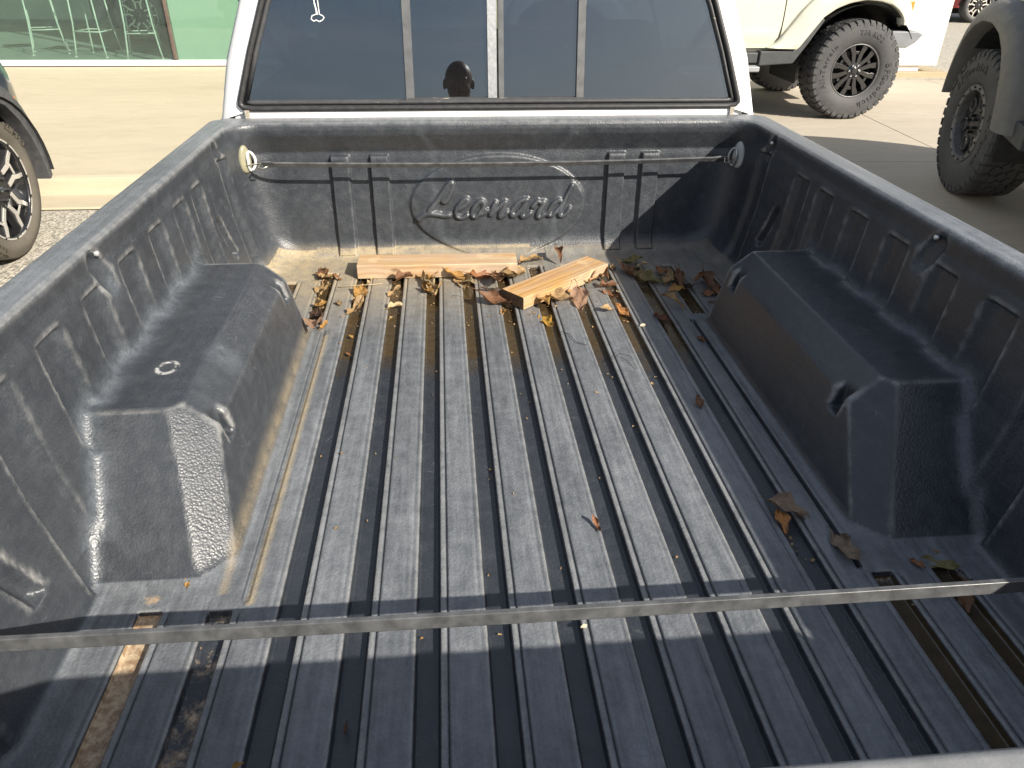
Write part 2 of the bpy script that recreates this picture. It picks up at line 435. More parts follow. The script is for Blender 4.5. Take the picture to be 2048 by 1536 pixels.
def build_liner():
    xs = set()
    for k in range(-9, 10):
        for o in (0, .0035, .007, .0105, .0135, .0150, .0165, .0180, .0205, .0235, .0256, .0272, .0288, .0315, .035, .039, .043, .047):
            for s in (-1, 1):
                v = k * PITCH + s * o
                if abs(v) < .8265: xs.add(round(v, 4))
    xs |= {-.8265, -.8235, -.8205, .8205, .8235, .8265}
    xs = np.array(sorted(xs), np.float32)
    xs = xs[np.concatenate([[True], np.diff(xs) > .0009])]
    ys = np.concatenate([np.arange(-1.950, -0.16, .006), np.arange(-0.16, 0.060, .004)]).astype(np.float32)
    zs = np.concatenate([np.arange(-.026, .03, .0032), np.arange(.03, .418, .0040)]).astype(np.float32)
    X, Y, Z = xs[:, None, None], ys[None, :, None], zs[None, None, :]
    AX = np.abs(X)
    h = floor_h(xs[:, None], ys[None, :])
    fy = front_y(xs[:, None] + 0 * zs[None, :], zs[None, :] + 0 * xs[:, None])
    sw = side_w(ys[:, None] + 0 * zs[None, :], zs[None, :] + 0 * ys[:, None])
    A = Z - h[:, :, None]
    B = sw[None] - AX
    C = fy[:, None, :] - Y
    half = xs >= 0
    Wl = well_sdf(AX, Y, Z).astype(np.float32)
    fr = sstep(-.32, -.04, ys)[None, :, None]
    AC = smin(A, C, np.float32(.062))
    S = smin(B, Wl, np.float32(.022))
    S = smin(S, AC, (.016 + .085 * fr).astype(np.float32))
    del AC
    S = smax(S, Z - .3985, np.float32(.014))
    S = smax(S, AX - .8215, np.float32(.016))
    S = smax(S, (AX - .8215) * .707 + (Y - .050) * .707 + .020, np.float32(.01))
    S = S.astype(np.float32)
    nx, ny, nz = S.shape
    ins = S < 0
    cnt = np.zeros((nx - 1, ny - 1, nz - 1), np.uint8)
    for i in (0, 1):
        for j in (0, 1):
            for k in (0, 1):
                cnt += ins[i:nx - 1 + i, j:ny - 1 + j, k:nz - 1 + k]
    act = (cnt > 0) & (cnt < 8)
    ci, cj, ck = np.nonzero(act)
    nv = len(ci)
    idx = np.full(act.shape, -1, np.int32); idx[ci, cj, ck] = np.arange(nv)
    acc = np.zeros((nv, 3)); num = np.zeros(nv)
    cor = [(i, j, k) for i in (0, 1) for j in (0, 1) for k in (0, 1)]
    for a in cor:
        for b in cor:
            dlt = tuple(q - p for p, q in zip(a, b))
            if sum(map(abs, dlt)) != 1 or sum(dlt) != 1: continue
            fa = S[ci + a[0], cj + a[1], ck + a[2]]; fb = S[ci + b[0], cj + b[1], ck + b[2]]
            m = (fa < 0) != (fb < 0)
            t = np.where(m, fa / np.where(fa == fb, 1, fa - fb), 0)
            pa = np.stack([xs[ci + a[0]], ys[cj + a[1]], zs[ck + a[2]]], 1)
            pb = np.stack([xs[ci + b[0]], ys[cj + b[1]], zs[ck + b[2]]], 1)
            acc += np.where(m[:, None], pa + (pb - pa) * t[:, None], 0); num += m
    V = acc / num[:, None]
    quads = []
    # edges along each axis
    for ax in range(3):
        sl0 = [slice(1, nx - 1), slice(1, ny - 1), slice(1, nz - 1)]
        sl0[ax] = slice(0, S.shape[ax] - 1)
        sl1 = list(sl0); sl1[ax] = slice(1, S.shape[ax])
        a = ins[tuple(sl0)]; b = ins[tuple(sl1)]
        e = np.argwhere(a != b)
        off = np.array([1, 1, 1]); off[ax] = 0
        e = e + off
        u, w = [(1, 2), (2, 0), (0, 1)][ax]
        def cell(du, dw):
            q = e.copy(); q[:, u] -= du; q[:, w] -= dw
            return idx[q[:, 0], q[:, 1], q[:, 2]]
        Q = np.stack([cell(1, 1), cell(0, 1), cell(0, 0), cell(1, 0)], 1)
        first_in = ins[e[:, 0], e[:, 1], e[:, 2]]
        Q[~first_in] = Q[~first_in][:, ::-1]
        quads.append(Q)
    Q = np.concatenate(quads)
    Q = Q[(Q >= 0).all(1)]
    # field values at vertices for labelling / wear
    gi, gj, gk = ci, cj, ck
    def samp(F): return F[gi, gj, gk]
    Av, Bv, Cv, Wv = samp(A), samp(B), samp(C), samp(Wl)
    # curvature (positive on convex edges)
    lap = np.zeros(nv)
    NB = np.zeros((nv, 3)); NC = np.zeros(nv)
    for a, b in ((0, 1), (1, 2), (2, 3), (3, 0)):
        for p, q in ((a, b), (b, a)):
            np.add.at(NB, Q[:, p], V[Q[:, q]]); np.add.at(NC, Q[:, p], 1)
    NB /= np.maximum(NC, 1)[:, None]
    fn = np.cross(V[Q[:, 2]] - V[Q[:, 0]], V[Q[:, 3]] - V[Q[:, 1]])
    VN = np.zeros((nv, 3))
    for c in range(4): np.add.at(VN, Q[:, c], fn)
    VN /= np.maximum(np.linalg.norm(VN, axis=1), 1e-12)[:, None]
    lap = -((NB - V) * VN).sum(1)
    # smooth the curvature a little
    for _ in range(2):
        s2 = np.zeros(nv)
        for a, b in ((0, 1), (1, 2), (2, 3), (3, 0)):
            np.add.at(s2, Q[:, a], lap[Q[:, b]]); np.add.at(s2, Q[:, b], lap[Q[:, a]])
        lap = 0.4 * lap + 0.6 * s2 / np.maximum(NC, 1)
    x, y, z = V.T; ax = np.abs(x)
    edge = sstep(.00007, .00035, lap) * np.where((y > -.07) & (z < .37), .12, 1.0)
    isf = (Av <= np.minimum(np.minimum(Bv, Cv), Wv) + .004)
    up = sstep(.6, .95, VN[:, 2])
    groove = np.zeros(nv)
    for xc, y0, y1 in GROOVES:
        groove = np.maximum(groove, (np.abs(x - xc) < .019) & (y > y0) & (y < y1) & (z < -.005))
    wear = np.where(isf, up * (1 - groove) * .95, 0) + np.where(~isf, .12, 0) + sstep(.385, .396, z) * up * .85
    front = sstep(-.62, -.12, y)
    left = sstep(.25, -.62, x)
    dirt = np.where(isf, (1 - groove) * front * (.35 + .65 * left), 0)
    dirt = np.maximum(dirt, sstep(.050, .0, z) * sstep(-.30, -.06, y) * (.10 + .45 * left))
    dirt = np.maximum(dirt, .55 * sstep(.012, .0, np.abs(ax - .510)) * sstep(.05, .0, z) * (x < 0) * (y < -.5) * (y > -1.4))
    dirt = np.maximum(dirt, .9 * sstep(.009, .003, np.abs(ax - .466)) * (x < 0) * (y < -.55) * (y > -1.42) * (z < .01))
    # silt line along the foot of the front wall and edge lines of the channels
    dirt = np.maximum(dirt, .8 * sstep(.008, .002, np.abs(z - .022)) * (y > -.05) * (ax < .56) * (x < .1))
    wet = groove * sstep(-1.05, -.45, y) * (.65 + .35 * sstep(-.9, -.3, y))
    wet = np.maximum(wet, groove * (ax > .46) * (y < -1.4) * (x > 0) * .8)
    sand = groove * ((x < -.56) * (y < -1.3) * .95 + ((x > -.56) & (x < -.45)) * (y < -1.3) * .42)
    sand = np.maximum(sand, sstep(.03, .0, np.hypot((x + .61) / 1.6, y + 1.40)) * .5 * (x < 0) * isf)
    jw = np.abs(Wv - Bv)
    bloom = sstep(.045, .004, jw) * sstep(.03, .0, np.minimum(Wv, Bv)) * (z > .05) * sstep(.34, .2, z) * .60
    bloom = np.maximum(bloom, .35 * sstep(.02, .0, jw))
    bloom = np.maximum(bloom, .7 * sstep(.055, .0, np.hypot(x + .575, y + .975)) * (z > .12))
    bloom = np.maximum(bloom, .5 * sstep(.05, .0, np.hypot(y + .955, (z - .315) * .8)) * (ax > .7))
    attrs = dict(wear=wear, dirt=dirt, wet=wet, bloom=bloom, edge=edge, sand=sand)
    # ---- cut into parts
    FC = V[Q].mean(1); fx, fyy, fz = FC.T; fax = np.abs(fx)
    keep = ~((fax > .8165) & (fz < .372))
    keep &= ~((fyy > .052) & (fz < .38))
    Af, Bf, Cf, Wf = (q[Q].mean(1) for q in (Av, Bv, Cv, Wv))
    least = np.argmin(np.stack([Af, Bf, Cf, Wf]), 0)
    lab = np.zeros(len(Q), np.int32)
    names = {}
    def reg(mask, name, parent):
        i = len(names) + 1; names[i] = (name, parent); lab[mask & (lab == 0)] = i; return i
    fN = fn / np.maximum(np.linalg.norm(fn, axis=1), 1e-12)[:, None]
    reg((fz > .391) & (fx < -.7), 'bed_rail', None); reg((fz > .391) & (fx > .7), 'bed_rail', None); reg((fz > .391), 'front_rail', None)
    fl = least == 0
    ifloor = len(names) + 1; names[ifloor] = ('bed_floor', None)
    for xc, y0, y1 in GROOVES:
        reg(fl & (np.abs(fx - xc) < .0188) & (fyy > max(y0, -2)) & (fyy < y1 + .004) & (fz < -.0015), 'floor_channel', ifloor)
    for k in range(-5, 5):
        c = (k + .5) * PITCH
        reg(fl & (np.abs(fx - c) < PITCH / 2) & (fyy < -.135) & (np.abs(fx) < .5), 'floor_ridge', ifloor)
    for s in (-1, 1):
        reg(fl & (np.abs(fx - s * .5555) < .03) & (fyy < -1.43), 'floor_ridge', ifloor)
    lab[fl & (lab == 0)] = ifloor
    reg((least == 3) & (fx < 0), 'wheel_well', None); reg((least == 3) & (fx > 0), 'wheel_well', None)
    for s in (-1, 1):
        m = (least == 1) & (fx * s > 0)
        iw = len(names) + 1; names[iw] = ('bed_side_wall', None)
        for yc in PANELS:
            reg(m & (fyy > yc - .041) & (fyy < yc + .047) & (fz < .337), 'wall_panel', iw)
        lab[m & (lab == 0)] = iw
    m = least == 2
    iff = len(names) + 1; names[iff] = ('bed_front_wall', None)
    Dm = stroke_dist(fx.astype(np.float32), fz.astype(np.float32))
    reg(m & (Dm < 1.1), 'raised_lettering', iff)
    cx, cz, a, b = OVAL
    reg(m & (((fx - cx) / a) ** 2 + ((fz - cz) / b) ** 2 < 1.05), 'oval_badge', iff)
    for xc in RIBS:
        reg(m & (np.abs(fx - xc) < RIB_HW + .004) & (fz < .304) & (fz > .004), 'wall_rib', iff)
    lab[m & (lab == 0)] = iff
    objs = {}
    for i, (name, par) in names.items():
        sel = np.nonzero((lab == i) & keep)[0]
        if len(sel) == 0: continue
        q = Q[sel]
        used, inv = np.unique(q.ravel(), return_inverse=True)
        me = bpy.data.meshes.new(name)
        me.vertices.add(len(used)); me.vertices.foreach_set('co', V[used].astype(np.float32).ravel())
        n = len(q)
        me.loops.add(4 * n); me.loops.foreach_set('vertex_index', inv.astype(np.int32))
        me.polygons.add(n)
        me.polygons.foreach_set('loop_start', np.arange(0, 4 * n, 4, dtype=np.int32))
        me.update(calc_edges=True)
        me.polygons.foreach_set('use_smooth', np.ones(n, bool))
        for k, val in attrs.items():
            at = me.attributes.new(k, 'FLOAT', 'POINT'); at.data.foreach_set('value', np.clip(val[used], 0, 1).astype(np.float32))
        me.materials.append(M_LINER)
        me.normals_split_custom_set_from_vertices(VN[used].astype(np.float32))
        o = bpy.data.objects.new(name, me); COL.objects.link(o)
        objs[i] = o
    for i, (name, par) in names.items():
        if i not in objs: continue
        o = objs[i]
        if par is None:
            o.parent = truck; o.location = (0, 0, -GROUND)
        else:
            o.parent = objs[par]
    return objs, names
LINER, LNAMES = build_liner()
for i, o in LINER.items():
    if LNAMES[i][0] == 'raised_lettering': o['label'] = 'raised cursive lettering across the oval badge'
# ------------------------------------------------------------------ more materials
M_WHITE = simple('white_car_paint', (0.80, 0.80, 0.79), 0.32, var=0.03, coat=0.5, scale=3)
M_RUBBER = simple('black_rubber_seal', (0.028, 0.028, 0.029), 0.5, var=0.3, scale=60, bump=0.15)
M_STRAP = simple('grey_rubber_strap', (0.090, 0.092, 0.094), 0.34, var=0.4, scale=45, bump=0.1, bscale=300)
M_FRAME = simple('dark_window_frame', (0.050, 0.051, 0.053), 0.42, var=0.25, scale=40)
M_UPR = simple('grey_window_upright', (0.105, 0.107, 0.110), 0.42, var=0.2, scale=40)
def chipped_frame():
    t = NT('chipped_window_frame')
    ch = t.math('MULTIPLY', t.rng(t.noise(1.0, 5, .7, co=t.scaled(16, 60, 150)), .63, .68), t.rng(t.noise(2.3, 2, co=t.scaled(1, 1, 1, loc=(3.1, 0, 0))), .50, .58))
    c = t.mix(t.rng(t.noise(40.0, 4), .3, .7), (.040, .041, .043), (.062, .063, .065))
    t.bsdf(Base_Color=t.mix(ch, c, (.62, .56, .42)), Roughness=.45); return t.m
M_FRAME = chipped_frame()
M_ALU = simple('scuffed_aluminium', (0.55, 0.55, 0.54), 0.38, metal=0.9, var=0.15, scale=90, bump=0.1)
M_STEEL = simple('galvanised_hook_wire', (0.62, 0.60, 0.52), 0.30, metal=0.9, var=0.1, scale=60)
M_CREAMPAINT = simple('cream_bed_paint', (0.27, 0.255, 0.17), 0.4, var=0.08, scale=20)
M_GREYPLAS = simple('worn_grey_plastic', (0.20, 0.205, 0.21), 0.5, var=0.22, scale=25, bump=0.25, bscale=400)
M_DARKIN = simple('dark_cab_trim', (0.035, 0.036, 0.040), 0.7, var=0.2, scale=20)
M_BELT = simple('seat_belt_web', (0.008, 0.008, 0.009), 0.8, var=0.1)
M_RIVET = simple('plated_rivet', (0.75, 0.74, 0.70), 0.3, metal=0.7, var=0.1)
M_DECAL = simple('white_decal_ink', (0.85, 0.85, 0.84), 0.6, var=0.04, scale=80)
M_BLACKMETAL = simple('black_chassis_metal', (0.02, 0.02, 0.021), 0.6, var=0.3, scale=12)

def glass_material(name, tint, ior=1.75, dust=0.03, dustcol=(0.5, 0.5, 0.48), specks=0.0):
    t = NT(name)
    f0 = ((ior - 1) / (ior + 1)) ** 2
    fc = t.n('ShaderNodeLayerWeight', Blend=0.5).outputs['Facing']
    fr = t.rng(t.math('POWER', fc, 5.0), 0.0, 1.0, f0, 1.0)
    tr = t.n('ShaderNodeBsdfTransparent', Color=tint).outputs[0]
    gl = t.n('ShaderNodeBsdfGlossy', Color=(.78, .88, 1), Roughness=0.0).outputs[0]
    df = t.n('ShaderNodeBsdfDiffuse', Color=dustcol).outputs[0]
    a = t.n('ShaderNodeMixShader', Fac=fr, i1=tr, i2=gl).outputs[0]
    d = t.rng(t.noise(7.0, 4, 0.65), 0.35, 0.75, 0.6 * dust, dust)
    if specks:
        sp = t.rng(t.voro(45.0), 0.0, 0.035, 1, 0)
        sp = t.math('MULTIPLY', sp, t.rng(t.noise(11.0, 2), 0.52, 0.6))
        d = t.math('MAXIMUM', d, t.math('MULTIPLY', sp, specks))
    b = t.n('ShaderNodeMixShader', Fac=d, i1=a, i2=df).outputs[0]
    t.t.links.new(b, t.out.inputs['Surface'])
    return t.m
M_TINT = glass_material('tinted_rear_glass', (0.028, 0.038, 0.055), 2.35, 0.016, (0.5, 0.52, 0.55), 0.5)
M_CLEARGLASS = glass_material('car_window_glass', (0.55, 0.60, 0.58), 1.5, 0.02)
M_SHOPGLASS = glass_material('green_shop_glass', (0.66, 0.84, 0.74), 1.75, 0.07, (0.50, 0.68, 0.56))

# ------------------------------------------------------------------ truck body round the bed
def cy(z, dy=0.0): return 0.062 + 0.158 * (z - 0.4) + dy
SEC_CAB = [(.84, -.30), (.845, .10), (.825, .33), (.797, .40), (.762, .55), (.705, .70), (.64, .83), (.58, .90), (.45, .935), (0, .95)]
SEC_WS = [(.84, -.30), (.845, .10), (.83, .30), (.81, .38), (.78, .43), (.73, .445), (.66, .45), (.58, .455), (.42, .465), (0, .475)]
SEC_HOOD = [(.83, -.30), (.835, .05), (.82, .22), (.79, .28), (.75, .325), (.70, .34), (.62, .35), (.52, .355), (.35, .36), (0, .37)]
SEC_NOSE = [(.78, -.28), (.79, .02), (.77, .14), (.75, .18), (.72, .20), (.66, .205), (.58, .21), (.5, .21), (.33, .215), (0, .22)]
def full(sec): return [(x, z) for x, z in sec] + [(-x, z) for x, z in sec[-2::-1]]
def ring(sec, yfun): return [Vector((x, yfun(z), z)) for x, z in full(sec)]
def inset(sec, d):
    out = []
    for x, z in sec:
        if z < .36: out.append((x - d, z))
        else:
            n = Vector((x / .8, (z - .3) / .6)); n = n.normalized() if n.length else Vector((0, 1))
            out.append((max(0, x - d * n.x), z - d * n.y))
    return out
rings = [ring(inset(SEC_CAB, .026), lambda z: cy(z)), ring(inset(SEC_CAB, .010), lambda z: cy(z, .006)), ring(SEC_CAB, lambda z: cy(z, .030)),
         ring(SEC_CAB, lambda z: cy(z, .20)), ring(SEC_CAB, lambda z: cy(min(z, .4), 1.10)), ring(SEC_CAB, lambda z: cy(min(z, .4), 1.18)),
         ring(SEC_WS, lambda z: 1.80), ring(SEC_HOOD, lambda z: 2.85), ring(SEC_NOSE, lambda z: 2.98)]
mb = MB(); n = len(rings[0])
for r_ in rings: mb.v += [tuple(p) for p in r_]
for i in range(len(rings) - 1):
    for j in range(n - 1):
        row = min(j, n - 2 - j)
        if i == 3 and 3 <= row <= 5: continue          # side window openings
        if i == 5 and row >= 4: continue               # windscreen opening
        mb.f.append((i * n + j, i * n + j + 1, (i + 1) * n + j + 1, (i + 1) * n + j))
mb.f.append(tuple(8 * n + j for j in range(n)))
cab = tpart('cab_body', mb, M_WHITE, smooth=True); fix_normals(cab)
# rear face of the cab round the window
win_o = [(.700, .4175), (.728, .4215), (.738, .432), (.737, .445), (.692, .575), (.643, .70), (.585, .815), (.53, .852), (.40, .872), (0, .880)]
def poly_ray(poly, c, ang):
    d = (math.cos(ang), math.sin(ang)); best = None
    for (x1, z1), (x2, z2) in zip(poly, poly[1:] + poly[:1]):
        ex, ez = x2 - x1, z2 - z1; den = d[0] * ez - d[1] * ex
        if abs(den) < 1e-12: continue
        t = ((x1 - c[0]) * ez - (z1 - c[1]) * ex) / den; u = ((x1 - c[0]) * d[1] - (z1 - c[1]) * d[0]) / den
        if t > 0 and -1e-6 <= u <= 1 + 1e-6 and (best is None or t < best): best = t
    return (c[0] + d[0] * best, c[1] + d[1] * best)
def outline(half_pts, bottom=True):
    return [(x, z) for x, z in half_pts] + [(-x, z) for x, z in half_pts[-2::-1]]
wo = outline(win_o)
out_poly = full([p for p in inset(SEC_CAB, .026) if p[1] > .30])
cc = (0, .62)
angs = sorted(set([math.atan2(z - cc[1], x - cc[0]) for x, z in wo + out_poly] + [2 * math.pi * k / 90 - math.pi for k in range(90)]))
mb = MB(); K = len(angs)
for a in angs:
    p = poly_ray(wo, cc, a); q = poly_ray(out_poly, cc, a)
    mb.v += [(p[0], cy(p[1]), p[1]), (q[0], cy(q[1]), q[1])]
for i in range(K):
    a0 = angs[i]; a1 = angs[(i + 1) % K]
    xm = (mb.v[2 * i][0] + mb.v[2 * ((i + 1) % K)][0]) / 2; zm = (mb.v[2 * i][2] + mb.v[2 * ((i + 1) % K)][2]) / 2
    if zm < .43 and abs(xm) < .716: continue            # the lower panel is a piece of its own
    j = (i + 1) % K
    mb.f.append((2 * i, 2 * i + 1, 2 * j + 1, 2 * j))
cr = tpart('cab_rear_pillars', mb, M_WHITE); fix_normals(cr)
mb = MB(); mb.grid([[(-.711 + 1.422 * k / 20, cy(z, dy), z) for k in range(21)] for z, dy in ((.30, 0), (.385, -.001), (.405, -.004), (.414, -.003), (.4195, .004))])
mb2 = MB(); mb2.grid([[(x, cy(z, .010), z) for x in (-.755, .755)] for z in (.30, .425)]); tpart('cab_inner_panel', mb2, M_WHITE)
pan = tpart('cab_lower_panel', mb, M_WHITE, smooth=True)
for s in (-1, 1):
    mb = MB(); mb.box(s * .7155 - .006, s * .7155 + .006, .052, .058, .30, .420)
    tpart('seam_sealer', mb, simple('weathered_sealant', (.36, .32, .26), .7, var=.3, scale=120))
# rubber seal round the glass (two lips)
def loop_strip(poly, w0, w1, d0, d1, dmid):
    c = Vector((0, .60)); n = len(poly); mb = MB(); rows = []
    pts = [Vector(p) for p in poly]
    for i, p in enumerate(pts):
        a, b = pts[i - 1], pts[(i + 1) % n]
        t = (b - a).normalized(); nr = Vector((-t.y, t.x))
        if nr.dot(c - p) < 0: nr = -nr
        row = []
        for w, d in ((w0, d0), ((w0 * .8 + w1 * .2), dmid), ((w0 * .2 + w1 * .8), dmid), (w1, d1)):
            q = p + nr * w; row.append((q.x, cy(q.y, d), q.y))
        rows.append(row)
    rows.append(rows[0]); mb.grid(rows); return mb
seal_poly = wo
tpart('window_seal', loop_strip(seal_poly, -.004, .0135, .002, .004, -.010), M_RUBBER, smooth=True)
tpart('window_frame', loop_strip(seal_poly, .0135, .0265, .004, .010, -.003), M_FRAME, smooth=True)
# panes, set 8 mm into the frame, and the uprights of the sliding window
def win_half_width(z):
    hz = [p[1] for p in win_o[2:]]; hx = [p[0] for p in win_o[2:]]
    return float(np.interp(z, hz, hx)) - .014
PANE = [(-9, -.262), (-.2365, -.023), (.0265, .2385), (.2645, 9)]
for x0, x1 in PANE:
    mb = MB(); rows = []
    for k in range(25):
        z = .433 + (.868 - .433) * k / 24
        hw = max(.30, win_half_width(z)); a, b = max(x0, -hw), min(x1, hw)
        rows.append([(a + (b - a) * u / 6, cy(z, .009 + (.004 if abs(x0 + x1) < .4 else 0)), z) for u in range(7)])
    mb.grid(rows); tpart('window_pane', mb, M_TINT, smooth=True)
for x0, x1, m in ((-.262, -.2365, M_UPR), (-.023, .0065, M_ALU), (.0085, .0265, M_UPR), (.2385, .2645, M_UPR)):
    mb = MB(); v = []
    for z in (.440, .866):
        for x, d in ((x0, .012), (x0 + .002, .001), (x1 - .002, .001), (x1, .012)): v.append((x, cy(z, d), z))
    mb.add(v, [(0, 1, 5, 4), (1, 2, 6, 5), (2, 3, 7, 6)]); tpart('window_upright', mb, m)
mb = MB(); mb.grid([[(x, cy(z, d), z) for x in (-.262, .2645)] for z, d in ((.4385, .010), (.4415, .000), (.4475, .000), (.4485, .012))])
tpart('slider_track', mb, M_FRAME)
# white decal hanging figure on the left pane
mb = MB()
def dec(pts, w=.0022):
    for (xa, za), (xb, zb) in zip(pts[:-1], pts[1:]):
        d = Vector((xb - xa, zb - za)); nn = Vector((-d.y, d.x)).normalized() * w / 2; e = d.normalized() * w / 2
        q = [(xa - e.x + nn.x, za - e.y + nn.y), (xb + e.x + nn.x, zb + e.y + nn.y), (xb + e.x - nn.x, zb + e.y - nn.y), (xa - e.x - nn.x, za - e.y - nn.y)]
        mb.add([(x, cy(z, .0075), z) for x, z in q], [(0, 1, 2, 3)])
dec([(-.508, .74), (-.500, .70), (-.496, .664), (-.509, .659), (-.512, .651), (-.505, .646), (-.498, .649), (-.490, .645), (-.481, .649), (-.476, .655), (-.480, .660), (-.488, .663), (-.490, .70), (-.497, .74)])
dec([(-.499, .69), (-.494, .664)], .004)
tpart('window_decal', mb, M_DECAL)
# other cab glass
sidez = [p for p in SEC_CAB if .39 < p[1] < .91][:5]
for s in (-1, 1):
    mb = MB(); mb.grid([[(s * (x - .006), cy(min(z, .4) if q else z, 1.10 if q else .20), z) for x, z in SEC_CAB[3:7]] for q in (0, 1)])
    tpart('side_window', mb, M_CLEARGLASS)
mb = MB(); a = ring(SEC_CAB, lambda z: cy(.4, 1.18)); b = ring(SEC_WS, lambda z: 1.80); rows = []
for k in range(4, n - 4): rows.append([a[k] - Vector((0, 0, .004)), b[k] - Vector((0, 0, .004))])
mb.grid(rows); tpart('windscreen', mb, M_CLEARGLASS)
# cab interior
mb = MB(); mb.box(-.76, .76, .16, 1.85, -.12, -.08); mb.box(-.74, .74, 1.45, 1.80, -.1, .40); tpart('dashboard', mb, M_DARKIN, bevel=.05)
for xs_ in (-.40, .40):
    mb = MB(); mb.obox((xs_, .42, .18), (.25, 0, 0), (0, .07, .012), (0, -.035, .30)); s_ = tpart('cab_seat', mb, M_DARKIN, bevel=.06, segs=4)
    mb = MB(); mb.obox((xs_, .385, .565), (.135, 0, 0), (0, .045, 0), (0, -.006, .065)); hr = mesh_obj('headrest', mb.v, mb.f, M_DARKIN, s_, bevel=.04, segs=4)
for s in (-1, 1):
    rows = []
    for k in range(15):
        u = k / 14; x = s * (.735 - .24 * u ** 1.5); z = .72 - .36 * u; y = .30 + .05 * u
        rows.append([(x - .022, y, z), (x + .022, y + .005, z + .012 * s)])
    mb = MB(); mb.grid(rows); tpart('seat_belt', mb, M_BELT, smooth=True)
# bed outer sides, with rear wheel arch
def arch(x, r, c, base): 
    d = abs(x - c); return max(base, GROUND + .36 + math.sqrt(max(0, r * r - d * d))) if d < r else base
ysta = sorted(set([-2.02 + 2.07 * k / 40 for k in range(41)] + [-.86 + .40 * math.cos(math.pi * k / 16) for k in range(17)]))
for s in (-1, 1):
    rows = []
    for y in ysta:
        lo = arch(y, .40, -.86, -.28); rows.append([(s * w, y, lo + (.372 - lo) * t) for t, w in ((0, .835), (.3, .847), (.6, .848), (.85, .838), (1, .826))])
    mb = MB(); mb.grid(rows); tpart('bed_outer_side', mb, M_WHITE, smooth=True)
    rows = [[(s * .834, -.86 + .40 * math.cos(a), GROUND + .36 + .40 * math.sin(a)), (s * .735, -.86 + .40 * math.cos(a), GROUND + .36 + .40 * math.sin(a))] for a in [math.pi * k / 16 for k in range(17)]]
    mb = MB(); mb.grid(rows); tpart('wheel_arch_liner', mb, M_BLACKMETAL, smooth=True)
mb = MB(); mb.box(-.45, .45, -1.9, 2.7, -.40, -.30); tpart('chassis_frame', mb, M_BLACKMETAL, bevel=.02)
mb = MB(); mb.box(-.82, .82, .02, .045, -.30, .365); tpart('bed_head_panel', mb, M_WHITE)
# tailgate
mb = MB(); mb.box(-.752, .752, -2.015, -1.992, -.20, .385); tg = tpart('tailgate', mb, M_WHITE, bevel=.01)
mb = MB(); mb.box(-.745, .745, -1.990, -1.951, -.03, .398)
lip = mesh_obj('tailgate_liner', mb.v, mb.f, M_GREYPLAS, tg, bevel=.010, segs=3)
mb = MB(); mb.box(-.10, .10, -2.028, -2.016, .15, .22); mesh_obj('tailgate_handle', mb.v, mb.f, M_BLACKMETAL, tg, bevel=.006)
for s in (-1, 1):
    mb = MB(); mb.box(s * .79 - .045, s * .79 + .045, -2.025, -2.006, -.02, .24); tpart('tail_lamp', mb, simple('red_lamp_lens', (.45, .02, .02), .2, var=.1, coat=.6), bevel=.008)
mb = MB(); mb.box(-.80, .80, -2.14, -2.03, -.32, -.20); tpart('rear_bumper', mb, M_ALU, bevel=.02)
for s in (-1, 1):
    mb = MB(); mb.box(min(s * .7535, s * .822), max(s * .7535, s * .822), -2.004, -1.947, -.05, .392); tpart('sun_block_post', mb, M_WHITE, bevel=.004)  # corner posts added to stop sun leaking in beside the tailgate
# rivets, corner tie-down cups and rings in the liner
for (x, y, z) in ((-.751, -.965, .378), (.751, -.972, .376), (.751, -.187, .368)):
    s = 1 if x > 0 else -1
    mb = MB(); mb.lathe([(0, -.0035), (.0032, -.003), (.0050, -.001), (.0050, .004)], 14)
    v = [(x + s * b, y + a, z + c) for a, b, c in mb.v]; mb.v = v
    tpart('rivet', mb, M_RIVET, smooth=True)
for s in (-1, 1):
    nrm = Vector((-s * .80, -.60, .02)).normalized()
    c0 = Vector((s * .727, -.024, .295)) if s < 0 else Vector((.730, -.026, .291))
    sd = nrm.cross(Vector((0, 0, 1))).normalized(); up = Vector((0, 0, 1))
    prof = [(0, .004), (.5, .004), (.80, .003), (1.0, .001), (1.03, -.012)]
    mb = MB(); rows = []
    for k in range(33):
        a = 2 * math.pi * k / 32
        rows.append([c0 + sd * (.019 * r_ * math.cos(a)) + up * (.039 * r_ * math.sin(a) * (1 + .18 * math.sin(a))) + nrm * (d + .007) for r_, d in prof])
    mb.grid(rows); cup = tpart('tie_down_cup', mb, M_CREAMPAINT if s < 0 else simple('shaded_cup_paint', (.50, .50, .47), .4), smooth=True)  # right cup: grey copy of the bed paint, coloured for its shade
    mb = MB(); cr_ = c0 + sd * (.012 * (-1 if s < 0 else 1)) + nrm * .014
    mb.tube([cr_ + sd * (.013 * math.cos(a)) + up * (.026 * math.sin(a)) + nrm * .004 * math.cos(2 * a) for a in [2 * math.pi * k / 24 for k in range(24)]], .0038, 8, closed=True)
    mesh_obj('tie_down_ring', mb.v, mb.f, M_WHITE if s < 0 else M_ALU, cup, smooth=True)
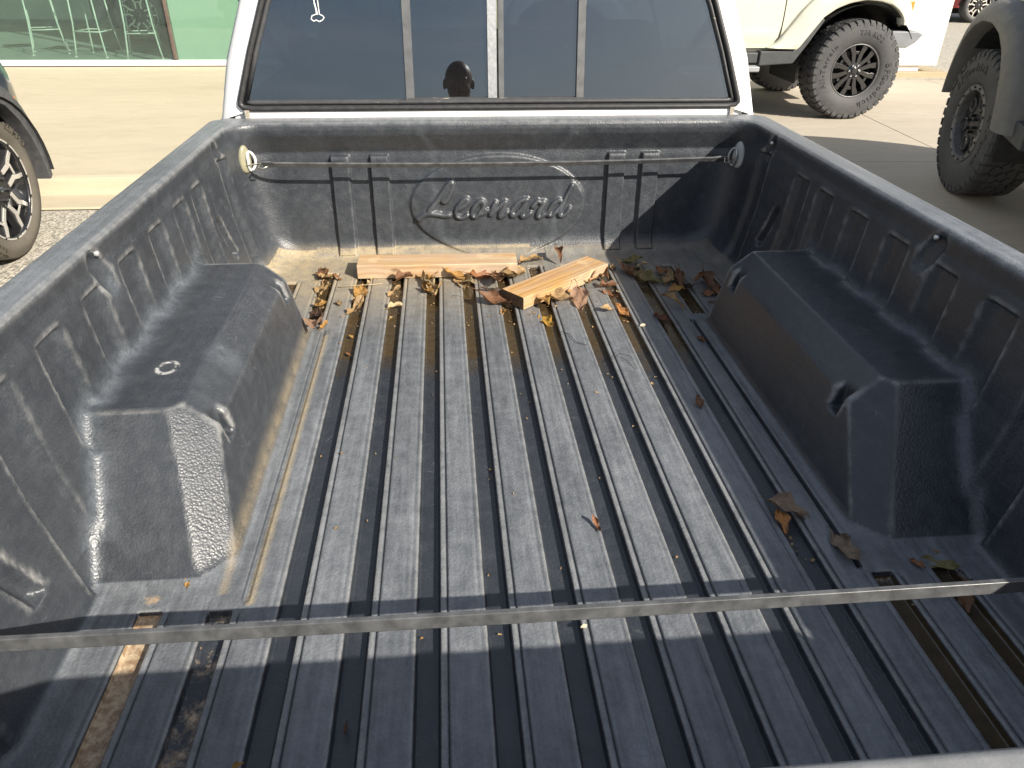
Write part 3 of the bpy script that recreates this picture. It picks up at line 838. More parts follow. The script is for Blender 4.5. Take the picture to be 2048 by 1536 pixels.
# ------------------------------------------------------------------ ground, driveway, sidewalk
def asphalt():
    t = NT('gravelly_asphalt')
    v = t.voro(75.0, out='Color'); g = t.n('ShaderNodeRGBToBW', Color=v).outputs[0]
    c = t.mix(t.rng(g, .2, .8), (.20, .185, .155), (.58, .53, .44))
    c = t.mix(t.rng(t.noise(.8, 5), .3, .7, 0, .35), c, (.36, .33, .27))
    t.bsdf(Base_Color=c, Roughness=.85, Normal=t.bump(t.voro(75.0), .6, .008)); return t.m
def concrete(name, a, b):
    t = NT(name)
    c = t.mix(t.rng(t.noise(1.0, 6, .6, co=t.scaled(.35, 1.6, 1.0)), .3, .7), a, b)
    c = t.mix(t.rng(t.noise(9.0, 6, .7, co=t.scaled(.5, 1.4, 1)), .48, .72, 0, .35), c, tuple(v * .72 for v in a))
    c = t.mix(t.rng(t.noise(160.0, 3), .45, .7, 0, .35), c, tuple(v * .8 for v in a))
    sp = t.math('MULTIPLY', t.rng(t.voro(3.1), 0.0, .012, 1, 0), .8)
    c = t.mix(sp, c, (.08, .07, .05))
    t.bsdf(Base_Color=c, Roughness=.82, Normal=t.bump(t.noise(220.0, 4), .25, .003)); return t.m
M_ASPH = asphalt()
M_CONC = concrete('tan_broomed_concrete', (.44, .38, .27), (.535, .465, .335))
M_CONC2 = concrete('driveway_concrete', (.385, .34, .27), (.475, .42, .335))
M_GROUT = simple('joint_dirt', (.10, .085, .06), .9, var=.3, scale=30)
mb = MB(); mb.add([(-300, -300, GROUND - .012), (300, -300, GROUND - .012), (300, 300, GROUND - .012), (-300, 300, GROUND - .012)], [(0, 1, 2, 3)])
g = mb.build('ground', M_ASPH); tag(g, kind='structure')
# driveway on the right
rot = R(-4.0); ca, sa = math.cos(rot), math.sin(rot)
def dw(u, v, z): return (4.18 + u * ca - v * sa, 5.53 + u * sa + v * ca, z)
mb = MB(); mb.add([dw(-3.35, -9.0, GROUND - .006), dw(9, -9.0, GROUND - .006), dw(9, 2.3, GROUND - .006), dw(-3.35, 2.3, GROUND - .006)], [(0, 1, 2, 3)])
drive = mb.build('driveway', M_GROUT); tag(drive, kind='structure')
us = [-3.3, -1.8, 0.0, 1.85, 3.7, 5.5, 7.3, 9.0]; vs_ = [-9, -7.9, -6.1, -4.05, -2.03, 0.0, 2.25]
for u0, u1 in zip(us[:-1], us[1:]):
    for v0, v1 in zip(vs_[:-1], vs_[1:]):
        gp = .004; mb = MB()
        P = [(u0 + gp, v0 + gp), (u1 - gp, v0 + gp), (u1 - gp, v1 - gp), (u0 + gp, v1 - gp)]
        mb.v = [dw(u, v, GROUND - .05) for u, v in P] + [dw(u, v, GROUND) for u, v in P]
        mb.f = [(4, 5, 6, 7), (0, 1, 5, 4), (1, 2, 6, 5), (2, 3, 7, 6), (3, 0, 4, 7)]
        mesh_obj('concrete_slab', mb.v, mb.f, M_CONC2, drive, bevel=.003, segs=1)
# sidewalk on the left with kerb and gutter
XS0, XS1 = -24.0, -1.02
mb = MB(); mb.box(XS0, XS1, 3.02, 8.02, GROUND - .05, WALK - .008); walk = mb.build('sidewalk', M_GROUT); tag(walk, kind='structure')
xw = [-24, -20, -16, -12, -8.6, -6.6, -4.65, -2.9, -1.02]; yw = [3.02, 4.65, 6.25, 8.02]
for a, b in zip(xw[:-1], xw[1:]):
    for c_, d_ in zip(yw[:-1], yw[1:]):
        mb = MB(); mb.box(a + .0018, b - .0018, c_ + .0018, d_ - .0018, WALK - .04, WALK); mb.build('concrete_slab', M_CONC, walk)
prof = [(2.66, -.664), (2.665, -.652), (2.86, -.645), (2.895, -.640), (2.915, -.61), (2.935, -.560), (2.955, -.540), (2.985, -.5315), (3.016, -.531), (3.016, -.66)]
kroot = empty('kerb', (0, 0, GROUND)); tag(kroot, 'tan concrete kerb and gutter between the sidewalk and the asphalt', 'kerb')
xk = [-24, -18, -12, -8, -5.2, -3.15, -1.05]
for a, b in zip(xk[:-1], xk[1:]):
    mb = MB(); N_ = 14; mb.grid([[(a + .003 + (b - a - .006) * k / N_, y, z - GROUND) for y, z in prof] for k in range(N_ + 1)])
    mb.build('kerb_stone', M_CONC, kroot, smooth=False)
# ------------------------------------------------------------------ shop front
M_SILL = simple('white_sill_metal', (.74, .71, .68), .45, var=.05)
M_MULL = simple('bronze_mullion', (.16, .12, .10), .4, metal=.4, var=.2)
M_SHOPFLOOR = simple('polished_shop_floor', (.22, .235, .225), .45, var=.05, scale=1)
M_SHOPWALL = simple('pale_shop_wall', (.58, .62, .56), .8, var=.05, scale=2)
shop = empty('showroom_building', (0, 8.0, WALK)); tag(shop, 'showroom building with green glass front and white sill', 'building')
def spart(name, mb, mat, **kw):
    o = mb.build(name, mat, shop, **kw); o.location = (0, -8.0, -WALK); return o
mb = MB(); mb.box(-22, 2.0, 8.03, 8.15, WALK - .02, WALK + .010); spart('sill_shadow_gap', mb, M_GROUT)
mb = MB(); mb.box(-22, 2.0, 8.005, 8.14, WALK + .012, WALK + .070); spart('sill', mb, M_SILL, bevel=.004)
xm_ = [-22, -18, -13.5, -9.0, -5.9, -3.46, -.9, 2.0]
for a, b in zip(xm_[:-1], xm_[1:]):
    mb = MB(); mb.add([(a + .02, 8.075, WALK + .071), (b - .02, 8.075, WALK + .071), (b - .02, 8.075, 3.2), (a + .02, 8.075, 3.2)], [(0, 1, 2, 3)]); spart('shop_window_pane', mb, M_SHOPGLASS)
for x in xm_:
    if x == -5.9: continue
    mb = MB(); mb.box(x - .018, x + .018, 8.045, 8.12, WALK + .071, 3.2); spart('window_mullion', mb, M_MULL, bevel=.004)
mb = MB(); mb.box(-22.2, 2.2, 7.9, 14.5, 3.2, 4.2); spart('roof_fascia', mb, M_SILL, bevel=.02)
mb = MB(); mb.box(-22, 2.0, 8.16, 14.3, WALK - .03, WALK + .02); spart('shop_floor', mb, M_SHOPFLOOR)
mb = MB(); mb.box(-22, 2.0, 14.2, 14.4, WALK, 3.2); mb.box(-22.2, -22, 8.1, 14.4, WALK, 3.2); mb.box(2.0, 2.2, 8.1, 14.4, WALK, 3.2); spart('shop_wall', mb, M_SHOPWALL)
mb = MB(); mb.box(-3.61, 2.0, 8.50, 8.56, WALK + .021, 3.1); spart('pane_backing_panel', mb, simple('pale_green_backing', (.36, .41, .35), .7, var=.04, scale=3))  # added sheet: its pale green stands in for the sunlit interior
# bar stools inside
M_STOOL = simple('white_enamel_tube', (.42, .42, .40), .35, var=.03)
M_SEAT = simple('dark_stool_seat', (.05, .05, .05), .5)
def stool(x, y, rz, label):
    s = empty('bar_stool', (x, y, WALK + .02), rz); tag(s, label, 'stool', 'bar stools behind the shop glass')
    for sx in (-1, 1):
        for sy in (-1, 1):
            mb = MB(); mb.tube([(sx * .21, sy * .21, .006), (sx * .195, sy * .195, .10), (sx * .165, sy * .165, .40), (sx * .15, sy * .15, .76)], .0105, 8); mb.build('leg', M_STOOL, s, smooth=True)
            mb = MB(); mb.tube([(sx * .21, sy * .21, .0), (sx * .21, sy * .21, .010)], .022, 10); mb.build('foot', M_STOOL, s)
    mb = MB(); q = [(-.178, -.178, .30), (.178, -.178, .30), (.178, .178, .30), (-.178, .178, .30)]; mb.tube(q, .009, 8, closed=True); mb.build('footrest', M_STOOL, s, smooth=True)
    mb = MB(); mb.box(-.19, .19, -.19, .19, .755, .80); mb.build('seat', M_SEAT, s, bevel=.015)
stool(-4.05, 8.75, .25, 'white-legged bar stool behind the shop glass, closest to the mullion')
stool(-4.72, 8.95, -.15, 'white-legged bar stool behind the shop glass, second from the mullion')
stool(-5.45, 9.20, .4, 'white-legged bar stool behind the shop glass, third from the mullion')
# white wall panel beyond the cream off-roader
M_WALLW = simple('smooth_white_panel', (.74, .73, .68), .6, var=.03, scale=2)  # the wall panel's own even white
ww = empty('white_wall', (5.6, 8.0, GROUND)); tag(ww, 'white smooth wall panel on a low plinth behind the cream vehicle', 'wall')
mb = MB(); mb.box(-1.6, .835, -.12, .20, .138, 3.2); mb.build('wall_panel', M_WALLW, ww, bevel=.006)
mb = MB(); mb.box(-1.58, .62, -.08, .16, .062, .137); mb.build('plinth', M_SILL, ww, bevel=.004)
kb = MB(); kb.box(4.0, 6.62, 7.86, 8.40, GROUND - .02, GROUND + .060)
k2 = kb.build('planting_kerb', concrete('rough_tan_aggregate', (.38, .31, .20), (.50, .42, .28)), bevel=.01); tag(k2, 'rough tan aggregate kerb under the white wall panel', 'kerb')
# ------------------------------------------------------------------ wheels
def tyre_mat(name, col):
    t = NT(name)
    c = t.mix(t.rng(t.noise(6.0, 5), .3, .7), tuple(v * .8 for v in col), tuple(v * 1.25 for v in col))
    c = t.mix(t.rng(t.noise(70.0, 4), .5, .75, 0, .25), c, (.13, .125, .115))
    t.bsdf(Base_Color=c, Roughness=.72, Normal=t.bump(t.noise(160.0, 3), .25, .002)); return t.m
M_TYRE = tyre_mat('new_black_tyre', (.056, .056, .057))
M_TYRE2 = tyre_mat('dusty_road_tyre', (.105, .092, .072))
M_TLET = simple('raised_tyre_letter', (.030, .030, .031), .55, var=.1)
M_TLET2 = simple('raised_dusty_letter', (.075, .066, .052), .6, var=.1)
M_GLOSSBLK = simple('gloss_black_alloy', (.012, .012, .013), .16, var=.2, coat=.8)
M_SATIN = simple('satin_black_alloy', (.022, .022, .023), .38, var=.2)
M_RINGGREY = simple('grey_lock_ring', (.15, .15, .148), .42, metal=.3, var=.25, scale=50)
M_MACH = simple('machined_bright_alloy', (.72, .69, .63), .28, metal=.55, var=.05)
M_CHROME = simple('chrome_nut', (.8, .8, .8), .15, metal=1.0, var=.04)
M_DISC = simple('brake_disc_steel', (.22, .21, .20), .4, metal=.8, var=.2)

def text_mesh(items, name, mat, parent, extrude=.003):
    """items: (char, size, matrix); all characters become one mesh"""
    mb = MB(); cache = {}
    for ch, size, Mx in items:
        if ch not in cache:
            cu = bpy.data.curves.new('glyph', 'FONT'); cu.body = ch; cu.size = 1.0; cu.extrude = 0; cu.resolution_u = 3
            cu.align_x = 'CENTER'; cu.offset = .008
            ob = bpy.data.objects.new('glyph', cu); COL.objects.link(ob)
            dg = bpy.context.evaluated_depsgraph_get(); dg.update()
            me = bpy.data.meshes.new_from_object(ob.evaluated_get(dg), depsgraph=dg)
            cache[ch] = ([v.co.copy() for v in me.vertices], [tuple(p.vertices) for p in me.polygons], [e for e in me.edge_keys])
            bpy.data.objects.remove(ob); bpy.data.curves.remove(cu); bpy.data.meshes.remove(me)
        vs, fs, _ = cache[ch]
        if not vs: continue
        n = len(vs)
        top = [Mx @ Vector((v.x * size, v.y * size, extrude)) for v in vs]; bot = [Mx @ Vector((v.x * size, v.y * size, -extrude)) for v in vs]
        cnt = {}
        for f in fs:
            for a, b in zip(f, f[1:] + f[:1]): cnt[(a, b)] = 1
        side = [(a, b, b + n, a + n) for (a, b) in cnt if (b, a) not in cnt]
        mb.add(top + bot, fs + [tuple(q[::-1]) for q in side])
    return mb.build(name, mat, parent)

def arc_text(txt, r, a0, size, y, step=None):
    """letters read clockwise seen from outside (-Y), tops outwards"""
    out = []; a = R(a0)
    wid = {'l': .30, 'i': .28, 'r': .40, 'f': .36, '-': .38, ' ': .30, '/': .36, 'I': .32, 't': .38, 'T': .60, 'e': .56, 'M': .8, 'U': .66, 'O': .74, 'K': .66}
    for ch in txt:
        w = (wid.get(ch, .60) + .06) * size / r
        a -= w / 2
        er = Vector((math.cos(a), 0, math.sin(a))); et = Vector((math.sin(a), 0, -math.cos(a))); en = Vector((0, -1, 0))
        Mx = Matrix((et, er, en)).transposed().to_4x4(); Mx.translation = er * r + Vector((0, y, 0))
        if ch != ' ': out.append((ch, size, Mx))
        a -= w / 2
    return out

def rsec(mb, poly, y0, y1, ang):
    """polygon in (radial, tangential) extruded along the axle"""
    er = (math.cos(ang), math.sin(ang)); et = (-math.sin(ang), math.cos(ang))
    mb.prism(poly, y0, y1, lambda a, b, h: (er[0] * a + et[0] * b, h, er[1] * a + et[1] * b))

def make_wheel(parent, loc, rz, Rr, W, rim, style, tmat=None, letters=None, lmat=None, spin=0.0, blocks=True):
    wh = empty('wheel', loc, rz); wh.parent = parent
    tmat = tmat or M_TYRE
    h = W / 2
    prof = [(rim * .96, -h * .80), (rim * 1.02, -h * .90), (rim * 1.06, -h * .93), (rim * 1.10, -h * .985), ((rim + Rr) / 2, -h * 1.03), (Rr * .875, -h * 1.0), (Rr * .93, -h * .95), (Rr * .962, -h * .86), (Rr * .972, -h * .5), (Rr * .976, 0)]
    if not blocks: prof[-4:] = [(Rr * .955, -h * .92), (Rr * .985, -h * .80), (Rr * .998, -h * .5), (Rr, 0)]
    prof = prof + [(r, -y) for r, y in prof[-2::-1]]
    mb = MB(); mb.lathe(prof, 72); ty = mb.build('tyre', tmat, wh, smooth=True)
    if blocks:
        mb = MB(); nb = 40
        for s in (-1, 1):
            for k in range(nb):
                a = 2 * math.pi * (k + (.5 if s > 0 else 0)) / nb; da = 2 * math.pi / nb
                long = k % 2 == 0
                def pt(r, aa, yy): return (r * math.cos(aa), yy, r * math.sin(aa))
                a0, a1 = a - da * .34, a + da * .34; sk = da * .16
                ri = Rr * (.855 if long else .90)
                v = []
                for aa, kx in ((a0, 0), (a1, 0)):
                    v += [pt(ri, aa, s * h * 1.015), pt(Rr * .955, aa, s * h * 1.0), pt(Rr * .995, aa + sk * .3, s * h * .88), pt(Rr, aa + sk, s * h * (.52 if long else .60)), pt(Rr * .955, aa + sk, s * h * (.52 if long else .60)), pt(Rr * .93, aa, s * h * .80)]
                mb.add(v, [(0, 1, 7, 6), (1, 2, 8, 7), (2, 3, 9, 8), (3, 4, 10, 9), (5, 0, 6, 11), (0, 5, 4, 3, 2, 1), (6, 7, 8, 9, 10, 11)])
        for row, yy in enumerate((-.34, -.02, .30)):
            for k in range(nb):
                a = 2 * math.pi * (k + .33 * row) / nb; da = 2 * math.pi / nb
                er = Vector((math.cos(a), 0, math.sin(a))); et = Vector((-math.sin(a), 0, math.cos(a))); ey = Vector((0, 1, 0))
                q = (et * (.9 if k % 2 else .6) + ey * (.45 if (k + row) % 2 else -.45)).normalized(); q2 = er.cross(q)
                mb.obox(er * (Rr * .978) + ey * (yy * h), er * (Rr * .020), q * (Rr * da * .40), q2 * (h * .135))
        tr = mb.build('tread', tmat, wh); fix_normals(tr); tag(tr, kind='stuff')
    # barrel
    mb = MB(); mb.lathe([(rim * 1.005, -h * .84), (rim * 1.0, -h * .90), (rim * .965, -h * .90), (rim * .94, -h * .80), (rim * .93, h * .6), (rim * .2, h * .62)], 56)
    mb.build('rim_barrel', M_GLOSSBLK if style != 'lock' else M_SATIN, wh, smooth=True)
    mb = MB(); mb.lathe([(rim * .70, h * .25), (rim * .70, h * .15), (rim * .2, h * .15)], 40); mb.build('brake_disc', M_DISC, wh)
    yo = -h * .74
    if style == 'spoke':
        ns = 6
        for k in range(ns):
            a = spin + 2 * math.pi * k / ns
            mb = MB()
            for sg in (-1, 1):
                rsec(mb, [(rim * .22, sg * rim * .015), (rim * .60, sg * rim * .06), (rim * .95, sg * rim * .17), (rim * .95, sg * rim * .40), (rim * .80, sg * rim * .36), (rim * .62, sg * rim * .25), (rim * .28, sg * rim * .17)], yo - .004, yo + .045, a)
            rsec(mb, [(rim * .60, -rim * .07), (rim * .60, rim * .07), (rim * .72, rim * .09), (rim * .72, -rim * .09)], yo + .006, yo + .045, a)
            o = mb.build('spoke', M_GLOSSBLK, wh, bevel=.004); fix_normals(o)
        mb = MB(); mb.lathe([(0, yo - .012), (rim * .13, yo - .012), (rim * .15, yo - .006), (rim * .30, yo - .002), (rim * .33, yo + .03)], 40); mb.build('hub', M_GLOSSBLK, wh, smooth=True)
        mb = MB(); mb.lathe([(0, yo - .017), (rim * .10, yo - .017), (rim * .115, yo - .012)], 24); mb.build('hub_cap', M_SATIN, wh)
        mb = MB(); mb.lathe([(rim * 1.0, -h * .905), (rim * .985, -h * .925), (rim * .965, -h * .905)], 64); mb.build('rim_lip', M_RINGGREY, wh, smooth=True)
        nl = 6
    elif style == 'lock':
        mb = MB(); mb.lathe([(rim * 1.04, -h * .90), (rim * 1.03, -h * .96), (rim * .90, -h * .97), (rim * .88, -h * .90), (rim * .86, -h * .6)], 64); mb.build('lock_ring', M_RINGGREY, wh, smooth=False)
        for k in range(18):
            a = 2 * math.pi * k / 18
            mb = MB(); c = Vector((rim * .965 * math.cos(a), -h * .975, rim * .965 * math.sin(a)))
            mb.tube([c, c + Vector((0, -.008, 0))], .0085, 6); mb.build('ring_bolt', M_SATIN if k % 3 else M_RINGGREY, wh)
        mb = MB(); mb.lathe([(rim * .88, -h * .62), (rim * .60, -h * .66), (rim * .25, -h * .70), (0, -h * .72)], 56); mb.build('rim_face', M_SATIN, wh, smooth=True)
        for k in range(6):
            a = spin + 2 * math.pi * k / 6
            c = Vector((rim * .60 * math.cos(a), -h * .675, rim * .60 * math.sin(a))); er = Vector((math.cos(a), 0, math.sin(a))); et = Vector((-math.sin(a), 0, math.cos(a)))
            mb = MB(); mb.tube([c + er * (rim * .20 * math.cos(q)) + et * (rim * .17 * math.sin(q)) for q in [2 * math.pi * j / 20 for j in range(20)]], .012, 8, closed=True); mb.build('rim_window_edge', M_SATIN, wh, smooth=True)
            mb = MB(); P = [c + Vector((0, -.003, 0)) + er * (rim * .18 * math.cos(q)) + et * (rim * .15 * math.sin(q)) for q in [2 * math.pi * j / 20 for j in range(20)]]
            mb.add(P, [tuple(range(20))]); mb.build('rim_window', M_GLOSSBLK, wh)
        nl = 6
    else:
        for k in range(5):
            a = spin + 2 * math.pi * k / 5
            mb = MB()
            for sg in (-1, 1):
                rsec(mb, [(rim * .34, sg * rim * .10), (rim * .62, sg * rim * .085), (rim * .74, sg * rim * .16), (rim * .95, sg * rim * .25), (rim * .95, sg * rim * .33), (rim * .73, sg * rim * .26), (rim * .60, sg * rim * .185), (rim * .34, sg * rim * .19)], yo - .002, yo + .004, a)
            rsec(mb, [(rim * .66, -rim * .10), (rim * .66, rim * .10), (rim * .71, rim * .12), (rim * .71, -rim * .12)], yo - .002, yo + .004, a)
            o = mb.build('spoke_face', M_MACH, wh, bevel=.001); fix_normals(o)
            mb = MB()
            for sg in (-1, 1):
                rsec(mb, [(rim * .26, sg * rim * .09), (rim * .62, sg * rim * .075), (rim * .95, sg * rim * .22), (rim * .96, sg * rim * .36), (rim * .72, sg * rim * .28), (rim * .30, sg * rim * .21)], yo + .0045, yo + .05, a)
            o = mb.build('spoke', M_SATIN, wh, bevel=.003); fix_normals(o)
        mb = MB(); mb.lathe([(0, yo + .002), (rim * .30, yo + .002), (rim * .34, yo + .012), (rim * .35, yo + .05)], 40); mb.build('hub', M_SATIN, wh, smooth=False)
        mb = MB(); mb.lathe([(0, yo - .006), (rim * .085, yo - .005), (rim * .095, yo + .003)], 24); mb.build('hub_cap', M_SATIN, wh)
        mb = MB(); e = [(rim * .062 * math.cos(q), yo - .0085, rim * .040 * math.sin(q)) for q in [2 * math.pi * j / 20 for j in range(20)]]
        mb.tube(e, .0022, 6, closed=True)
        for sx in (-1, 1): mb.tube([(sx * rim * .022 - .002, yo - .0085, -rim * .030), (sx * rim * .022 + .004, yo - .0085, rim * .030)], .002, 6)
        mb.tube([(-rim * .022, yo - .0085, -.003), (rim * .022, yo - .0085, .003)], .002, 6)
        mb.build('hub_emblem', M_CHROME, wh)
        for k in range(15):      # bright dashes round the lip
            a0 = 2 * math.pi * (k + .08) / 15; a1 = 2 * math.pi * (k + .92) / 15
            mb = MB(); rows = [[((r) * math.cos(a0 + (a1 - a0) * j / 8), y, r * math.sin(a0 + (a1 - a0) * j / 8)) for r, y in ((rim * .962, -h * .84), (rim * .965, -h * .915), (rim * .998, -h * .915), (rim * 1.0, -h * .86))] for j in range(9)]
            mb.grid(rows); mb.build('lip_segment', M_MACH, wh)
        nl = 5
    for k in range(nl):
        a = spin + 2 * math.pi * (k + .5) / nl; c = Vector((rim * .22 * math.cos(a), yo - (.0 if style != 'lock' else .004), rim * .22 * math.sin(a)))
        mb = MB(); mb.tube([c + Vector((0, .01, 0)), c + Vector((0, -.018, 0)), c + Vector((0, -.022, 0))], [.0115, .0115, .006], 6); mb.build('lug_nut', M_CHROME if style == 'spoke' else M_SATIN, wh)
    if letters:
        for txt, a0, size, rf in letters:
            text_mesh(arc_text(txt, rim + (Rr - rim) * rf, a0, size, -h * 1.022), 'sidewall_lettering', lmat or M_TLET, wh, .004)
    return wh

# ------------------------------------------------------------------ vehicles (local: X forward, Y left, Z up from the ground, origin under the front axle)
def interp(t, x): return float(np.interp(x, [p[0] for p in t], [p[1] for p in t]))
def vehicle(name, loc, heading, label, cat, P):
    v = empty(name, loc, heading); tag(v, label, cat, P.get('group'))
    B, WB, hw = P['body'], P['wb'], P['hw']
    arch_ = P['arch']
    nose, tail = P['nose'], P['tail']
    def zlo(x):
        z = P['rocker'] if x < arch_[0][0] else P['chin']
        if arch_[0][0] <= x <= arch_[-1][0]: z = interp(arch_, x)
        xr = x + WB
        if arch_[0][0] <= xr <= -arch_[0][0]: z = max(P['rocker'], interp(arch_ if xr < 0 else [(-a, b) for a, b in arch_[::-1]], xr))
        if xr < arch_[0][0]: z = P['chin']
        return z
    xs_ = sorted(set([tail + (nose - tail) * k / 60 for k in range(61)] + [a for a, _ in arch_] + [a + 1e-3 for a, _ in arch_[-1:]] + [arch_[0][0] - 1e-3] + [a - WB for a, _ in arch_] + [-a - WB for a, _ in arch_]))
    xs_ = [x for x in xs_ if tail <= x <= nose]
    def wide(x, z, t):
        w = hw
        if x > P['taper']: u = (x - P['taper']) / (nose - P['taper']); w -= P['pinch'] * u ** 2.0
        if x < tail + .3: w -= .12 * ((tail + .3 - x) / .3) ** 2
        return w - .035 * max(0, (t - .72) / .28) ** 2 - .03 * max(0, (.15 - t) / .15) + (P['crease'](x, z) if 'crease' in P else 0)
    T = [0, .06, .13, .22, .32, .42, .52, .62, .72, .82, .91, .97, 1.0]
    for s in (-1, 1):
        rows = []
        for x in xs_:
            lo, hi = zlo(x), interp(P['top'], x)
            rows.append([(x, s * wide(x, lo + (hi - lo) * t, t), lo + (hi - lo) * t) for t in T])
        mb = MB(); mb.grid(rows); o = mb.build('body_side', B, v, smooth=True); fix_normals(o)
        # wheel housings
        for cx in (0, -WB):
            mb = MB(); Rw = P['R'] * 1.30
            mb.grid([[(cx + Rw * math.cos(a), s * y, P['R'] + Rw * 1.02 * math.sin(a) - .02) for y in (hw + .035, hw * .32)] for a in [math.pi * (P.get('h0', .0) + (1.05 - P.get('h0', .0)) * k / 20) for k in range(21)]])
            mb.add([(cx + Rw * math.cos(a), s * hw * .32, P['R'] + Rw * 1.02 * math.sin(a) - .02) for a in [math.pi * (P.get('h0', .0) + (1.05 - P.get('h0', .0)) * k / 20) for k in range(21)]], [tuple(range(21))])
            mb.build('wheel_housing', P['liner'], v, smooth=False)
    mb = MB(); mb.grid([[(x, y * wide(x, interp(P['top'], x), 1), interp(P['top'], x) + P.get('crown', .02) * (1 - y * y)) for y in (-1, -.8, -.4, 0, .4, .8, 1)] for x in xs_]); mb.build('bonnet_and_deck', B, v, smooth=True)
    for x, nm in ((nose, 'front_panel'), (tail, 'rear_panel')):
        lo, hi = zlo(x), interp(P['top'], x)
        rows = [[(x + (.10 if x > 0 else -.05) * (1 - q * q) * (1 if 0 < t < 1 else 1), q * wide(x, lo + (hi - lo) * t, t), lo + (hi - lo) * t) for q in [-1 + 2 * k / 12 for k in range(13)]] for t in T]
        mb = MB(); mb.grid(rows); mb.build(nm, B, v, smooth=True)
    # cabin
    c0, c1, zr = P['cabin']
    zb = interp(P['top'], (c0 + c1) / 2)
    ring0 = [(c0, hw - .04), (c1, hw - .04)]; lean = P.get('lean', .18)
    for s in (-1, 1):
        mb = MB(); mb.grid([[(c1 + .55 * 0, s * (hw - .05), zb + .01), (c0, s * (hw - .05), zb + .01)], [(c1 - P['rake'], s * (hw - lean), zr - .12), (c0 + .12, s * (hw - lean), zr - .12)]]); mb.build('side_glass', M_GLOSSBLK, v)
    mb = MB(); mb.grid([[(c1, y * (hw - .05), zb + .01) for y in (-1, 0, 1)], [(c1 - P['rake'], y * (hw - lean), zr - .12) for y in (-1, 0, 1)]]); mb.build('windscreen', M_GLOSSBLK, v)
    mb = MB(); mb.grid([[(c0, y * (hw - .05), zb + .01) for y in (-1, 0, 1)], [(c0 + .12, y * (hw - lean), zr - .12) for y in (-1, 0, 1)]]); mb.build('rear_glass', M_GLOSSBLK, v)
    mb = MB(); mb.box(c0 + .10, c1 - P['rake'] + .03, -(hw - lean + .015), hw - lean + .015, zr - .12, zr); mb.build('roof', B, v, bevel=.05, segs=3)
    # under-body
    mb = MB(); mb.box(tail + .35, nose - .25, -hw * .55, hw * .55, P['rocker'] - .14, P['rocker'] + .10); mb.build('underbody', P['liner'], v, bevel=.03)
    # wheels
    sp = P.get('spin', .3)
    for cx, front in ((0, True), (-WB, False)):
        for s in (-1, 1):
            steer = P.get('steer', 0) if front else 0
            show = (s, front) == P['show']
            make_wheel(v, (cx, s * (hw - P['Wt'] / 2 + P.get('poke', 0)), P['R']), (0 if s < 0 else math.pi) + steer, P['R'], P['Wt'], P['rim'], P['style'], P.get('tyre'), P.get('letters') if show else None, P.get('lmat'), sp, P.get('blocks', True))
    mb = MB()
    for cx in (0, -WB): mb.tube([(cx, -hw * .8, P['R']), (cx, hw * .8, P['R'])], .045, 8)
    mb.build('axle', P['liner'], v)
    return v

def flare(v, curve_in, curve_out, hw, bulge, mat, s, name='fender_flare'):
    n_ = len(curve_in)
    def rs(c, k):
        m = 36; L = [0]
        for a, b in zip(c[:-1], c[1:]): L.append(L[-1] + math.hypot(b[0] - a[0], b[1] - a[1]))
        return [(float(np.interp(L[-1] * i / m, L, [p[0] for p in c])), float(np.interp(L[-1] * i / m, L, [p[1] for p in c]))) for i in range(m + 1)]
    ci, co = rs(curve_in, 0), rs(curve_out, 0)
    rows = []
    for (a, b), (c, d) in zip(ci, co):
        row = []
        for u, w in ((0, -.06), (0, bulge * .9), (.06, bulge * 1.0), (.3, bulge), (.6, bulge * .93), (.85, bulge * .75), (.96, bulge * .55), (1.0, .0), (1.0, -.02)):
            row.append((a + (c - a) * u, s * (hw + w), b + (d - b) * u))
        rows.append(row)
    mb = MB(); mb.grid(rows)
    mb.f.append(tuple(range(9))); mb.f.append(tuple(len(mb.v) - 9 + k for k in range(9)))
    o = mb.build(name, mat, v, smooth=True); fix_normals(o)
    m = o.modifiers.new('edge', 'EDGE_SPLIT'); m.split_angle = R(40)
    return o

M_CREAM = simple('cream_car_paint', (.63, .61, .49), .30, var=.02, coat=.5, scale=2)
M_CREAMF = simple('cream_flare_paint', (.56, .555, .465), .38, var=.03, coat=.3, scale=3)
M_DPLAS = simple('dark_grey_cladding', (.055, .058, .060), .58, var=.15, scale=30, bump=.1)
M_LINERD = simple('felt_wheel_liner', (.018, .019, .020), .85, var=.4, scale=20)
M_BUMP = simple('grey_bumper_plastic', (.19, .20, .21), .5, var=.1)
M_AMBER = simple('amber_marker_lens', (.80, .22, .03), .25, var=.05, coat=.6)
M_SLATE = simple('slate_blue_car_paint', (.060, .068, .082), .28, var=.05, coat=.7)
M_FLARED = simple('grey_moulded_flare', (.145, .138, .122), .55, var=.12, scale=14, bump=.08)
M_STEPM = simple('grey_step_tread', (.30, .31, .32), .5, var=.15)
ARCH_B = [(-.62, .60), (-.50, .80), (-.41, .94), (-.30, 1.01), (-.20, 1.05), (-.05, 1.075), (.10, 1.065), (.22, 1.03), (.30, .98), (.36, .91), (.375, .86)]
